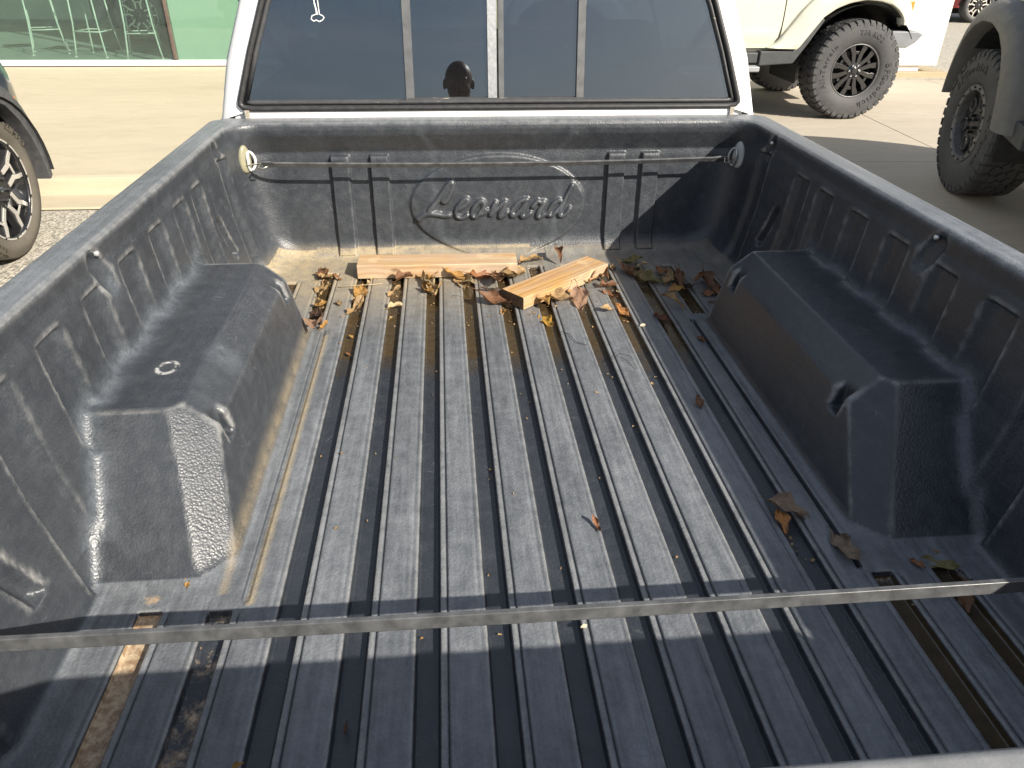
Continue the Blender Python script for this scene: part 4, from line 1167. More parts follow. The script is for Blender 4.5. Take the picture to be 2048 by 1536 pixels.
def bronco(name, loc, head, label, body, flaremat, side, style, letters, lmat, extra, wide=False):
    P = dict(body=body, wb=2.95, hw=.90, arch=ARCH_B, nose=.60, tail=-3.75, rocker=.62, chin=.84, taper=.28, pinch=.16, top=[(-3.8, 1.28), (-1.0, 1.30), (-.6, 1.30), (.4, 1.27), (.6, 1.22)],
             R=.452, Wt=.30, rim=.243, h0=.17, style=style, liner=M_LINERD, cabin=(-3.7, -.75, 1.86), rake=.32, lean=.13, show=(side, True), letters=letters, lmat=lmat, poke=.055)
    P.update(extra)
    P['crease'] = lambda x, z: .010 * math.exp(-((z - .755) / .012) ** 2) * (1 if -1.75 < x < -.78 else 0) - (.012 if z < .745 and -2 < x < -.7 else 0)
    v = vehicle(name, loc, head, label, 'off-roader', P)
    for s in (-1, 1):
        fin = [(-.80, .655), (-.63, .645), (-.535, .78), (-.43, .925), (-.32, 1.0), (-.20, 1.045), (-.05, 1.070), (.10, 1.060), (.22, 1.025), (.30, .975), (.355, .91), (.365, .86)]
        fout = [(-.92, .66), (-.84, .70), (-.72, .86), (-.62, 1.0), (-.50, 1.12), (-.30, 1.19), (-.05, 1.21), (.14, 1.20), (.30, 1.15), (.40, 1.06), (.45, .96), (.45, .86)]
        if wide:
            fin = [(-.66, .56), (-.61, .70), (-.54, .84), (-.44, .96), (-.30, 1.04), (-.12, 1.085), (.08, 1.085), (.25, 1.04), (.38, .95), (.46, .83), (.51, .69), (.525, .58)]
            fout = [(-.82, .55), (-.76, .74), (-.67, .92), (-.54, 1.07), (-.36, 1.17), (-.12, 1.22), (.08, 1.22), (.28, 1.17), (.44, 1.05), (.54, .90), (.59, .73), (.60, .58)]
        flare(v, fin, fout, .90, .13 if wide else .07, flaremat, s)
        flare(v, [(-x - 2.95, z) for x, z in fin], [(-x - 2.95, z) for x, z in fout], .90, .07, flaremat, s)
        # inner arch edge and rocker end
        mb = MB(); mb.prism([(-.98, .63), (-.64, .64), (-.44, .92), (-.40, .90), (-.52, .70), (-.64, .52), (-.98, .50)], .74, .945, lambda a, b, h: (a, s * h, b)); o = mb.build('rocker_end', M_DPLAS, v, bevel=.012); fix_normals(o)
        mb = MB(); mb.box(-2.35, -.985, s * .80 if s > 0 else -.925, .925 if s > 0 else -.80, .52, .618); o = mb.build('rocker_panel', M_DPLAS, v, bevel=.015)
        if not wide:
          mb = MB(); mb.box(-2.3, -.99, s * .90 if s > 0 else -1.02, 1.02 if s > 0 else -.90, .455, .505); mb.build('side_step', M_STEPM, v, bevel=.012)
        # door with its own shut line
        mb = MB(); rows = []
        for k in range(13):
            t = k / 12; z = .655 + .60 * t
            xf = -.80 - .07 * max(0, 1 - (z - .655) / .25) ** 2
            crease = .012 * math.exp(-((z - .760) / .012) ** 2) - (.010 if z < .745 else 0)
            rows.append([(x, s * (.907 + crease - .030 * max(0, (t - .6) / .4) ** 2), z) for x in (-1.86, -1.6, -1.2, -.95, xf)])
        mb.grid(rows); o = mb.build('door', body, v, smooth=True)
        mb = MB(); mb.tube([(-.795, s * .905, 1.25), (-.795, s * .908, .92), (-.80, s * .908, .78), (-.825, s * .905, .70), (-.87, s * .900, .655)], .0045, 6); mb.build('door_shut_line', M_LINERD, v)
        # bumper end
        if wide: continue
        mb = MB(); mb.prism([(.34, .66), (.34, .805), (.60, .80), (.66, .775), (.60, .70), (.52, .655)], .50, .93, lambda a, b, h: (a - .20 * max(0, h - .7) , s * h, b)); o = mb.build('bumper_end', M_BUMP, v, bevel=.012); fix_normals(o)
        mb = MB(); mb.box(.40, .47, min(s * .86, s * .895), max(s * .86, s * .895), .96, 1.06); mb.build('side_marker', M_AMBER, v, bevel=.008)
    mb = MB(); mb.box(.50, .72, -.50, .50, .62, .81); mb.build('front_bumper', M_BUMP, v, bevel=.03)
    return v
KO = [('BFGoodrich', 14, .078, .30), ('All-Terrain', 208, .070, .34), ('T/A KO2', 98, .062, .38)]
cream = bronco('off_road_vehicle', (3.855, 6.13, GROUND), 0.0, 'cream off-roader with black multi-spoke wheels parked crosswise beside the white wall', M_CREAM, M_CREAMF, -1, 'spoke', KO, M_TLET, dict(spin=.52, steer=R(2)))
grey = bronco('off_road_vehicle', (4.32, 2.42, GROUND), R(71), 'slate off-roader with grey moulded flares and bolted lock-ring wheels', M_SLATE, M_FLARED, 1, 'lock', [('BFGoodrich', 150, .072, .40), ('All-Terrain', 20, .060, .40)], M_TLET, dict(spin=.2, steer=R(5), R=.466, rim=.240, Wt=.33, poke=.07, arch=[(-.64, .60), (-.60, .70), (-.53, .84), (-.43, .96), (-.30, 1.04), (-.12, 1.085), (.08, 1.085), (.27, 1.04), (.40, .95), (.50, .83), (.56, .69), (.575, .60)], nose=.66, chin=.62, h0=.0), True)

# dark SUV on the left: right front corner towards the truck
M_NAVY = simple('dark_blue_car_paint', (.030, .038, .055), .22, var=.06, coat=.9)
M_CLAD = simple('worn_cladding', (.075, .075, .078), .55, var=.25, scale=30, bump=.15)
ARCH_S = [(-.52, .30), (-.50, .44), (-.44, .58), (-.34, .70), (-.20, .785), (-.05, .815), (.10, .805), (.22, .755), (.32, .66), (.39, .54), (.43, .42), (.445, .31)]
def suv(name, loc, head, label, body, style, extra, cat='car'):
    P = dict(body=body, wb=2.8, hw=.93, arch=ARCH_S, nose=.86, tail=-3.7, rocker=.30, chin=.30, taper=.30, pinch=.46, top=[(-3.8, 1.0), (-.8, 1.05), (-.4, 1.03), (.3, .98), (.7, .88), (.86, .74)],
             R=.365, Wt=.235, rim=.262, style=style, liner=M_LINERD, cabin=(-3.6, -.35, 1.68), rake=.75, lean=.22, show=(-1, True), letters=[('KUMHO', 62, .050, .52), ('KUMHO', 240, .050, .52)], lmat=M_TLET2, tyre=M_TYRE2, blocks=False, poke=.0)
    P.update(extra)
    v = vehicle(name, loc, head, label, cat, P)
    return v
dark = suv('parked_suv', (-3.385, 1.83, GROUND), R(90), 'dark blue SUV with grey cladding and bright double-spoke wheels by the kerb', M_NAVY, 'mach', dict(spin=.35))
for s in (-1, 1):
    fin = [(-.515, .30), (-.495, .44), (-.435, .575), (-.335, .69), (-.20, .775), (-.05, .805), (.10, .795), (.22, .745), (.315, .65), (.385, .53), (.425, .41), (.44, .30)]
    fo = [(-.62, .30), (-.60, .46), (-.53, .64), (-.41, .78), (-.24, .875), (-.05, .905), (.12, .89), (.27, .835), (.38, .73), (.455, .59), (.488, .45), (.492, .32)]
    flare(dark, fin, fo, .925, .022, M_CLAD, s, 'arch_cladding')
    flare(dark, [(-x - 2.8, z) for x, z in fin], [(-x - 2.8, z) for x, z in fo], .925, .022, M_CLAD, s, 'arch_cladding')
    mb = MB(); rows = []
    for k in range(9):
        u = k / 8; a = .60 + .02 * math.sin(u * 3.1); z = .76 - .17 * u; x = .365 + .085 * u
        rows.append([(x - .012, s * (.918 - .30 * max(0, (x - .30) / .56) ** 2 + .010), z), (x + .012, s * (.918 - .30 * max(0, (x - .28) / .56) ** 2 + .010), z + .006)])
    mb.grid(rows); mb.build('side_marker', M_AMBER, dark, smooth=True)
# vehicles further off
M_RED = simple('red_car_paint', (.32, .02, .03), .25, var=.04, coat=.8)
suv('parked_car', (12.15, 16.6, GROUND), R(180), 'red car with silver wheels far beyond the white wall', M_RED, 'mach', dict(show=(9, True), blocks=False, tyre=M_TYRE, body=M_RED))
suv('showroom_car', (-4.6, 11.3, WALK + .02), R(180), 'dark blue car standing inside the showroom behind the bar stools', M_NAVY, 'mach', dict(show=(9, True)))
# the truck's own wheels
for cx in (-.86, 2.25):
    for s in (-1, 1):
        w = make_wheel(truck, (s * .74, cx, .34), R(90) if s > 0 else R(-90), .34, .22, .20, 'mach', M_TYRE2, None, None, .2, False)
# ------------------------------------------------------------------ lumber
def lumber_mat(name, a, b, c, axis_scale):
    t = NT(name)
    co = t.scaled(*axis_scale)
    rings = t.n('ShaderNodeTexWave', {'wave_type': 'RINGS', 'rings_direction': 'X'}, Vector=co, Scale=1.0, Distortion=5.5, Detail=3.0, Detail_Scale=1.2).outputs['Fac']
    gr = t.noise(1.0, 5, .7, co=t.scaled(6, 160, 160))
    col = t.mix(t.rng(rings, .25, .85), a, b)
    col = t.mix(t.rng(gr, .45, .7, 0, .55), col, c)
    x, y, z = t.xyz()
    top = t.rng(t.noise(7.0, 5, .6, co=t.scaled(.5, 2.5, 2.5)), .42, .62)
    col = t.mix(t.math('MULTIPLY', top, .60), col, (.42, .34, .27))
    kn = t.rng(t.voro(11.0, co=t.scaled(.7, 1.5, 1.5)), .02, .13, 1, 0)
    col = t.mix(t.math('MULTIPLY', kn, .8), col, (.16, .08, .035))
    st = t.rng(t.noise(14.0, 3), .62, .70, 0, .55); col = t.mix(st, col, (.62, .47, .28))
    t.bsdf(Base_Color=col, Roughness=.68, Normal=t.bump(t.math('ADD', gr, t.math('MULTIPLY', rings, .4)), .25, .002)); return t.m
M_PINE1 = lumber_mat('weathered_pine', (.54, .38, .215), (.43, .265, .13), (.31, .175, .08), (3.2, 46, 38))
M_PINE2 = lumber_mat('orange_pine', (.53, .32, .125), (.41, .215, .065), (.27, .13, .045), (2.6, 40, 52))
M_PINEEND = simple('dark_end_grain', (.13, .075, .04), .8, var=.5, scale=70, bump=.3, bscale=500)
def board(name, c, ang, L, W, H, mat, tilt, label):
    r = empty(name, c, ang); tag(r, label, 'lumber', None)
    r.rotation_euler = (0, tilt, ang)
    mb = MB(); N_ = 10
    # slightly bowed, worn corners
    rows = []
    for k in range(N_ + 1):
        x = -L / 2 + L * k / N_; b = .0012 * math.sin(k * 1.7)
        rows.append([(x, -W / 2 + b, .0), (x, -W / 2 + b, H), (x, W / 2 + b, H), (x, W / 2 + b, 0), (x, -W / 2 + b, 0)])
    mb.grid(rows)
    me = mb.build('plank_body', mat, r, bevel=.004, segs=2); fix_normals(me)
    for sx in (-1, 1):
        mb = MB(); x = sx * (L / 2 - .0004)
        b = .0012 * math.sin((0 if sx < 0 else N_) * 1.7)
        mb.add([(x, -W / 2 + b + .001, .001), (x, W / 2 + b - .001, .001), (x, W / 2 + b - .001, H - .001), (x, -W / 2 + b + .001, H - .001)], [(0, 1, 2, 3)]); mb.build('end_grain', M_PINEEND if (sx < 0 and 'slanted' in label) else mat, r)
    return r
board('lumber_block', (-.186, -.163, .0015), R(-1.2), .462, .088, .040, M_PINE1, 0, 'pale weathered wood block lying straight along the front wall of the bed')
board('lumber_block', (.146, -.302, .004), R(39), .345, .086, .034, M_PINE2, R(-.6), 'orange pine block with dark end grain lying slanted among the leaves')

# ------------------------------------------------------------------ straps
def strap(name, pts, w, th, tiltv, label, mat):
    r = empty(name, pts[len(pts) // 2]); tag(r, label, 'strap'); o0 = Vector(r.location)
    P_ = [Vector(p) - o0 for p in pts]; rows = []; K = len(P_)
    for i, p in enumerate(P_):
        t = (P_[min(i + 1, K - 1)] - P_[max(i - 1, 0)]).normalized(); u = (Vector(tiltv) - t * t.dot(Vector(tiltv))).normalized(); q = t.cross(u)
        e = min(i, K - 1 - i); ww = w / 2 * (1.35 if e == 1 else 1.2 if e == 0 else 1.0)
        rows.append([p + u * (ww * a) + q * (th / 2 * b) for a, b in ((-1, -1), (1, -1), (1, 1), (-1, 1), (-1, -1))])
    mb = MB(); mb.grid(rows); mb.f.append((0, 1, 2, 3)); n0 = len(mb.v) - 5; mb.f.append((n0, n0 + 1, n0 + 2, n0 + 3))
    b = mb.build('strap_band', mat, r, bevel=.0015, segs=2); fix_normals(b)
    return r, o0
def hook(r, o0, pts, rad=.0022):
    mb = MB(); mb.tube([Vector(p) - o0 for p in pts], rad, 8); mb.build('wire_hook', M_STEEL, r, smooth=True)
ZF = .293
pts = [(-.668, -.060, .2965), (-.650, -.061, .2960), (-.632, -.062, .2955)] + [(x, -.062, .2955 - .008 * (1 - (x / .63) ** 2) ** 1) for x in np.linspace(-.60, .60, 21)] + [(.632, -.062, .2945), (.655, -.061, .2948), (.676, -.060, .2952)]
r, o0 = strap('tie_strap', pts, .0155, .0060, (0, -.55, .83), 'thin grey rubber strap stretched across the front wall above the lettering', M_STRAP)
hook(r, o0, [(-.652, -.068, .292), (-.668, -.073, .287), (-.680, -.066, .287), (-.672, -.054, .297), (-.70, -.043, .291), (-.722, -.034, .288), (-.735, -.028, .290), (-.733, -.022, .300), (-.715, -.026, .302)])
hook(r, o0, [(.655, -.055, .297), (.672, -.066, .298), (.668, -.072, .288), (.685, -.066, .283), (.703, -.050, .288), (.716, -.036, .296), (.732, -.030, .292)])
ZR = .163
pts = [(-.712, -1.613, ZR + .004), (-.695, -1.613, ZR + .004), (-.675, -1.613, ZR + .003)] + [(x, -1.613 - .004 * x, ZR - .004 * (1 - (x / .65) ** 2)) for x in np.linspace(-.62, .62, 21)] + [(.675, -1.615, ZR + .003), (.695, -1.615, ZR + .004), (.712, -1.615, ZR + .004)]
r, o0 = strap('tie_strap', pts, .0180, .0080, (0, .12, .99), 'thick grey rubber strap stretched across the bed close to the tailgate', M_STRAP)
for s in (-1, 1):
    hook(r, o0, [(s * .700, -1.621, ZR), (s * .708, -1.614, ZR - .006), (s * .716, -1.609, ZR + .004), (s * .726, -1.606, ZR + .010), (s * .735, -1.603, ZR + .004)])

# ------------------------------------------------------------------ leaves
LEAVES = [
    (-0.524, -0.157, -0.016, 0.100, 1.77, 'brown', 1.2, 'lc'),
    (-0.504, -0.107, -0.016, 0.035, 1.06, 'rust', 1.0, 'lc'),
    (-0.508, -0.263, -0.016, 0.100, 1.59, 'tan', 0.9, 'lc'),
    (-0.505, -0.191, -0.016, 0.058, 1.23, 'tan', 1.0, 'lc'),
    (-0.497, -0.376, -0.016, 0.053, 1.46, 'ochre', 1.0, 'lc'),
    (-0.502, -0.434, -0.016, 0.063, 1.63, 'dark', 1.6, 'lc'),
    (-0.485, -0.543, 0.000, 0.090, 1.63, 'pink', 0.8, 'lc'),
    (-0.474, -0.511, 0.000, 0.031, 1.18, 'ochre', 1.2, 'lc'),
    (-0.474, -0.203, 0.000, 0.026, -0.74, 'rust', 1.0, 'lc'),
    (-0.403, -0.291, -0.016, 0.082, 1.51, 'ochre', 0.9, 'w1'),
    (-0.406, -0.330, -0.016, 0.042, 1.32, 'tan', 1.4, 'w1'),
    (-0.404, -0.396, -0.016, 0.076, 1.17, 'tan', 2.2, 'w1'),
    (-0.453, -0.376, 0.000, 0.039, -1.04, 'tan', 0.7, 's'),
    (-0.380, -0.236, 0.000, 0.040, 1.37, 'pale', 1.8, 'w1'),
    (-0.307, -0.312, -0.016, 0.044, 0.96, 'tan', 0.8, 'w1'),
    (-0.301, -0.398, -0.016, 0.042, 0.69, 'pale', 1.3, 'w1'),
    (-0.309, -0.449, -0.016, 0.024, 0.94, 'tan', 1.6, 's'),
    (-0.314, -0.203, -0.016, 0.026, 0.37, 'dark', 1.0, 'w1'),
    (-0.282, -0.232, 0.000, 0.057, 0.87, 'brown', 1.6, 'w1'),
    (-0.403, -0.555, -0.016, 0.019, -0.68, 'ochre', 1.3, 's'),
    (-0.400, -0.645, -0.016, 0.028, -1.12, 'rust', 1.0, 's'),
    (-0.228, -0.225, 0.000, 0.081, -1.13, 'tan', 1.8, 'w1'),
    (-0.189, -0.184, -0.016, 0.072, 0.96, 'ochre', 1.2, 'w1'),
    (-0.206, -0.263, -0.016, 0.100, -1.46, 'pale', 1.4, 'w1'),
    (-0.219, -0.288, -0.016, 0.067, 1.51, 'ochre', 1.2, 'w1'),
    (-0.191, -0.290, -0.016, 0.088, 1.42, 'tan', 1.3, 'w1'),
    (-0.213, -0.328, -0.016, 0.016, -0.07, 'dark', 1.0, 'w1'),
    (-0.136, -0.227, 0.000, 0.058, -0.48, 'ochre', 1.2, 'w1'),
    (-0.116, -0.240, -0.016, 0.100, -1.53, 'tan', 1.2, 'w1'),
    (-0.101, -0.263, -0.016, 0.048, -1.01, 'pale', 1.0, 'w1'),
    (-0.062, -0.223, 0.000, 0.096, 0.54, 'rust', 1.9, 'w1'),
    (-0.020, -0.266, 0.000, 0.100, -1.57, 'brown', 1.1, 'w1'),
    (0.026, -0.242, 0.000, 0.100, 0.98, 'tan', 1.2, 'w1'),
    (-0.034, -0.398, 0.000, 0.100, -0.39, 'brown', 1.5, 'w2'),
    (0.009, -0.394, -0.016, 0.052, -0.63, 'brown', 1.5, 'w2'),
    (-0.015, -0.446, -0.016, 0.044, 1.25, 'ochre', 1.2, 's'),
    (-0.015, -0.316, -0.016, 0.048, 0.66, 'dark', 1.3, 'w1'),
    (-0.049, -0.316, 0.000, 0.031, -0.07, 'dark', 1.2, 'w1'),
    (0.096, -0.114, -0.016, 0.096, 0.68, 'tan', 0.8, 'w2'),
    (0.181, -0.104, 0.000, 0.060, -1.50, 'brown', 1.4, 'w2'),
    (0.039, -0.216, 0.000, 0.097, 0.90, 'tan', 1.2, 'w2'),
    (0.005, -0.198, -0.016, 0.056, 0.68, 'brown', 1.3, 'w2'),
    (0.219, -0.280, -0.016, 0.073, 0.40, 'olive', 1.1, 'w2'),
    (0.138, -0.386, 0.000, 0.070, -0.28, 'tan', 0.8, 'w2'),
    (0.096, -0.404, -0.016, 0.097, -1.40, 'ochre', 1.0, 'w2'),
    (0.197, -0.403, -0.016, 0.100, -1.58, 'pink', 0.7, 'w2'),
    (0.193, -0.321, -0.016, 0.035, 0.33, 'ochre', 1.2, 'w2'),
    (0.260, -0.244, 0.000, 0.068, 1.18, 'rust', 1.2, 'w2'),
    (0.001, -0.382, -0.016, 0.064, -0.64, 'brown', 1.2, 'w2'),
    (0.291, -0.229, -0.016, 0.100, -1.43, 'brown', 1.4, 'w2'),
    (0.297, -0.302, -0.016, 0.055, 0.61, 'brown', 1.6, 'w2'),
    (0.291, -0.353, -0.016, 0.046, -0.85, 'rust', 1.6, 'w2'),
    (0.260, -0.247, 0.000, 0.049, 1.25, 'pink', 1.2, 'w2'),
    (0.261, -0.467, 0.000, 0.039, 0.13, 'tan', 0.7, 'big'),
    (0.305, -0.457, -0.016, 0.071, -1.20, 'orange', 0.5, 'big'),
    (0.321, -0.330, -0.016, 0.034, -1.54, 'pale', 0.8, 's'),
    (0.093, -0.508, -0.016, 0.090, -1.27, 'gold', 0.5, 'big'),
    (0.394, -0.518, -0.016, 0.100, -1.57, 'russet', 0.5, 'big'),
    (0.396, -0.119, -0.016, 0.069, -0.44, 'olive', 0.9, 'rc'),
    (0.370, -0.216, 0.000, 0.071, -1.16, 'brown', 1.1, 'rc'),
    (0.395, -0.236, -0.016, 0.066, -1.47, 'tan', 1.0, 'rc'),
    (0.424, -0.270, 0.000, 0.075, -0.90, 'olive', 1.1, 'rc'),
    (0.434, -0.220, 0.000, 0.032, -0.73, 'pale', 1.8, 'rc'),
    (0.427, -0.174, 0.000, 0.033, -0.06, 'pale', 1.6, 'rc'),
    (0.470, -0.235, 0.000, 0.058, -1.38, 'rust', 1.3, 'rc'),
    (0.480, -0.273, 0.000, 0.094, 1.17, 'tan', 1.2, 'rc'),
    (0.515, -0.275, -0.016, 0.061, -1.71, 'brown', 1.4, 'rc'),
    (0.478, -0.368, 0.000, 0.051, 0.45, 'ochre', 1.0, 'rc'),
    (0.520, -0.329, -0.016, 0.055, 1.28, 'dark', 1.0, 'rc'),
    (0.444, -0.445, 0.000, 0.082, -0.81, 'tan', 2.0, 'sl'),
    (0.574, -0.334, 0.000, 0.099, -1.48, 'brown', 1.3, 'rc2'),
    (0.571, -0.380, 0.000, 0.042, -0.07, 'rust', 1.3, 'rc2'),
    (0.575, -0.286, 0.000, 0.053, 0.58, 'rust', 1.2, 'rc2'),
    (0.560, -0.429, 0.000, 0.018, -0.07, 'brown', 1.0, 'rc2'),
    (0.461, -0.648, 0.000, 0.041, -1.24, 'brown', 1.6, 's2'),
    (0.338, -0.165, 0.000, 0.048, 1.30, 'tan', 1.0, 's'),
    (0.352, -0.640, 0.000, 0.011, -0.81, 'tan', 1.0, 's'),
    (0.416, -1.283, -0.016, 0.081, -0.51, 'grey', 0.8, 'rr'),
    (0.394, -1.307, -0.016, 0.052, -1.58, 'orange', 0.8, 'rr'),
    (0.467, -1.385, 0.000, 0.077, -1.55, 'grey', 1.3, 'rr'),
    (0.600, -1.423, -0.016, 0.064, -0.50, 'olive', 1.0, 'rr'),
    (0.568, -1.422, 0.000, 0.028, -1.14, 'rust', 1.4, 'rr'),
    (0.628, -1.451, -0.016, 0.051, 0.81, 'brown', 0.9, 'rr'),
    (0.602, -1.492, -0.016, 0.054, -1.90, 'brown', 1.2, 'rr'),
    (0.077, -1.292, 0.000, 0.040, -1.30, 'rust', 1.6, 's'),
    (0.365, -0.933, 0.000, 0.044, -1.57, 'brown', 1.2, 's'),
    (-0.566, -1.373, 0.000, 0.023, 1.73, 'ochre', 0.6, 's'),
    (-0.305, -1.630, -0.016, 0.030, 1.55, 'brown', 2.4, 's'),
    (-0.211, -1.496, -0.016, 0.009, 0.78, 'ochre', 1.0, 's'),
    (-0.424, -1.676, 0.000, 0.021, 0.33, 'ochre', 1.0, 's'),
    (0.613, -1.396, 0.000, 0.015, -0.68, 'ochre', 1.5, 's'),
]
LEAFCOL = dict(brown=(.20, .095, .045), rust=(.30, .13, .055), tan=(.40, .26, .12), ochre=(.42, .23, .065), dark=(.055, .030, .018), pink=(.40, .24, .15), pale=(.55, .42, .23), olive=(.23, .19, .07), gold=(.52, .29, .05), orange=(.48, .22, .07), russet=(.20, .055, .025), grey=(.26, .19, .13))
def leaf_mat(k, c):
    t = NT('dry_leaf_' + k); c = tuple(min(.8, v * 1.05) for v in c)
    m = t.rng(t.noise(90.0, 4, .7), .38, .66)
    col = t.mix(m, c, tuple(v * .50 for v in c))
    col = t.mix(t.rng(t.noise(40.0, 3), .60, .68, 0, .7), col, tuple(v * .25 for v in c))
    vein = t.rng(t.voro(150.0, 'DISTANCE_TO_EDGE'), 0, .05, 1, 0)
    col = t.mix(t.math('MULTIPLY', vein, .30), col, tuple(min(1, v * 1.5) for v in c))
    b = t.bsdf(Base_Color=col, Roughness=.62, Normal=t.bump(t.noise(220.0, 3), .35, .002))
    tr = t.n('ShaderNodeBsdfTranslucent', Color=col).outputs[0]
    mx = t.n('ShaderNodeMixShader', Fac=.22, i1=b.outputs[0], i2=tr).outputs[0]
    t.t.links.new(mx, t.out.inputs['Surface']); return t.m
LEAFM = {k: leaf_mat(k, c) for k, c in LEAFCOL.items()}
def leaf_mesh(L, curl, rng):
    nu, nv = 13, 7
    wr = rng.uniform(.36, .52) if curl < 1.7 else rng.uniform(.26, .38)
    fold = rng.uniform(.3, .9) * (1 if rng.random() < .75 else -1)
    bend = rng.uniform(.3, 1.0) * curl * (1 if rng.random() < .7 else -1)
    tw = rng.uniform(-.9, .9) * curl * .7
    ph = rng.uniform(0, 6.28); P = []
    roll = curl * rng.uniform(.7, 1.2)
    for i in range(nu):
        u = i / (nu - 1); a = bend * (u - .5)
        cx = L * (math.sin(a) / bend if abs(bend) > .05 else u - .5); cz = L * ((1 - math.cos(a)) / bend if abs(bend) > .05 else 0)
        w = L * wr * (max(0, math.sin(math.pi * u ** .85)) ** .75) * (1 + .16 * math.sin(9 * u + ph) + .09 * math.sin(23 * u + ph * 2)) + L * .006
        row = []
        for j in range(nv):
            q = -1 + 2 * j / (nv - 1)
            ang = roll * q * .85 + tw * (u - .5)
            rr = w * .5
            yy = rr * math.sin(ang) / max(.2, roll * .85) if roll > .1 else rr * q
            zz = rr * (1 - math.cos(roll * q * .85)) / max(.2, roll * .85) + abs(q) * rr * .25 * fold + .055 * L * math.sin(11 * u + 5 * q + ph) * abs(q) + rr * .5 * math.sin(tw * (u - .5)) * q
            row.append((cx + .03 * L * math.sin(7 * q + ph), yy, cz + zz))
        P.append(row)
    mb = MB(); mb.grid(P)
    # stalk
    e = Vector(P[0][nv // 2]); mb.tube([e + Vector((L * .02, 0, 0)), e + Vector((-L * .12, L * .02, L * .02)), e + Vector((-L * .26, L * .05 * math.sin(ph), L * .05))], L * .010, 5)
    return mb
ZONE = dict(lc=('in the drift before the chalk-marked wheel well', 'leaves drifted before the chalk-marked wheel well'),
            w1=('piled against the pale weathered wood block', 'leaves piled against the pale wood block'),
            w2=('caught round the slanted orange pine block', 'leaves caught round the orange pine block'),
            rc=('in the shaded front corner beside the wheel well', 'leaves drifted in the shaded front corner'),
            rc2=('in the short channel right before the shaded wheel well', 'leaves in the short channel before the shaded wheel well'),
            rr=('lying behind the shaded wheel well', 'leaves behind the shaded wheel well'),
            s=('lying scattered on the ridged floor', 'single leaf scraps scattered on the floor'),
            s2=('wedged in the seam along the foot of the shaded wheel well', None), sl=('sliver spanning two ridges before the shaded wheel well', None),
            big=('lying flat across a floor channel', None))
CNAME = dict(brown='brown', rust='rust-brown', tan='tan', ochre='ochre', dark='dark brown', pink='pinkish tan', pale='pale straw', olive='olive', gold='bright golden', orange='orange-brown', russet='dark russet', grey='grey-brown')
random.seed(4)
for i, (x, y, z, L, a, col, curl, zone) in enumerate(LEAVES):
    rg = random.Random(100 + i)
    mb = leaf_mesh(min(L, .078) * (.85 if zone in ('s', 's2') else 1.0 if zone in ('big', 'rr', 'sl') else 1.30), curl, rg)
    tz, ty = rg.uniform(-.35, .35), rg.uniform(-.35, .35)
    Mx = Matrix.Rotation(a, 3, 'Z') @ Matrix.Rotation(ty, 3, 'Y') @ Matrix.Rotation(tz, 3, 'X')
    v = [Mx @ Vector(p) for p in mb.v]
    zm = min(p.z for p in v); mb.v = [(p.x, p.y, p.z - zm) for p in v]
    o = mb.build('dry_leaf', LEAFM[col], None, smooth=True)
    lift = rg.uniform(0, .007) if zone in ('w1', 'w2', 'lc', 'rc', 'rc2') else 0.0
    o.location = (x, y, (-.0105 if z < 0 else 0) + .0015 + lift)
    zt, grp = ZONE[zone]
    tag(o, ('curled ' if curl >= 1.2 else '') + CNAME[col] + ' dry leaf ' + zt, 'leaf', ((CNAME[col] + ' ' + ('curled ' if curl >= 1.2 else '') + grp) if grp else None))
# twigs
M_TWIG = simple('dark_twig', (.03, .022, .016), .8, var=.3)
for pts, lab in (([(.122, -.575, .002), (.140, -.60, .004), (.150, -.640, .003), (.175, -.655, .002)], 'thin dark twig on the ridge below the golden leaf'),
                 ([(.215, -.735, .002), (.240, -.715, .010), (.262, -.735, .012), (.268, -.78, .003)], 'thin dark arched twig on the ridge below the orange-brown leaf')):
    o0 = Vector(pts[0]); mb = MB(); mb.tube([Vector(p) - o0 for p in pts], .0007, 5); o = mb.build('twig', M_TWIG, None, smooth=True); o.location = o0; tag(o, lab, 'twig')
M_STRAW = simple('dry_grass_blade', (.45, .36, .20), .7)
mb = MB(); o0 = Vector((-.468, -.262, .003)); mb.tube([Vector(p) - o0 for p in [(-.468, -.262, .003), (-.43, -.262, .006), (-.385, -.258, .006), (-.345, -.247, .003)]], .0011, 5)
o = mb.build('grass_blade', M_STRAW, None, smooth=True); o.location = o0; tag(o, 'pale dry grass blade across the channels in front of the wood block', 'grass blade')
# small pale chips
M_CHIP = simple('pale_wood_chip', (.66, .58, .42), .7, var=.1)
for (x, y, s) in ((.335, -.555, .008), (.02, -1.50, .005)):
    mb = MB(); mb.prism([(-s, -s * .4), (s * .5, -s * .7), (s, s * .2), (0, s * .6)], 0, s * .5); o = mb.build('wood_chip', M_CHIP, None); o.location = (x, y, .0005)
    tag(o, 'tiny pale chip on the ridge beside the russet leaf' if s > .006 else 'tiny pale chip on the ridge under the near strap', 'chip')

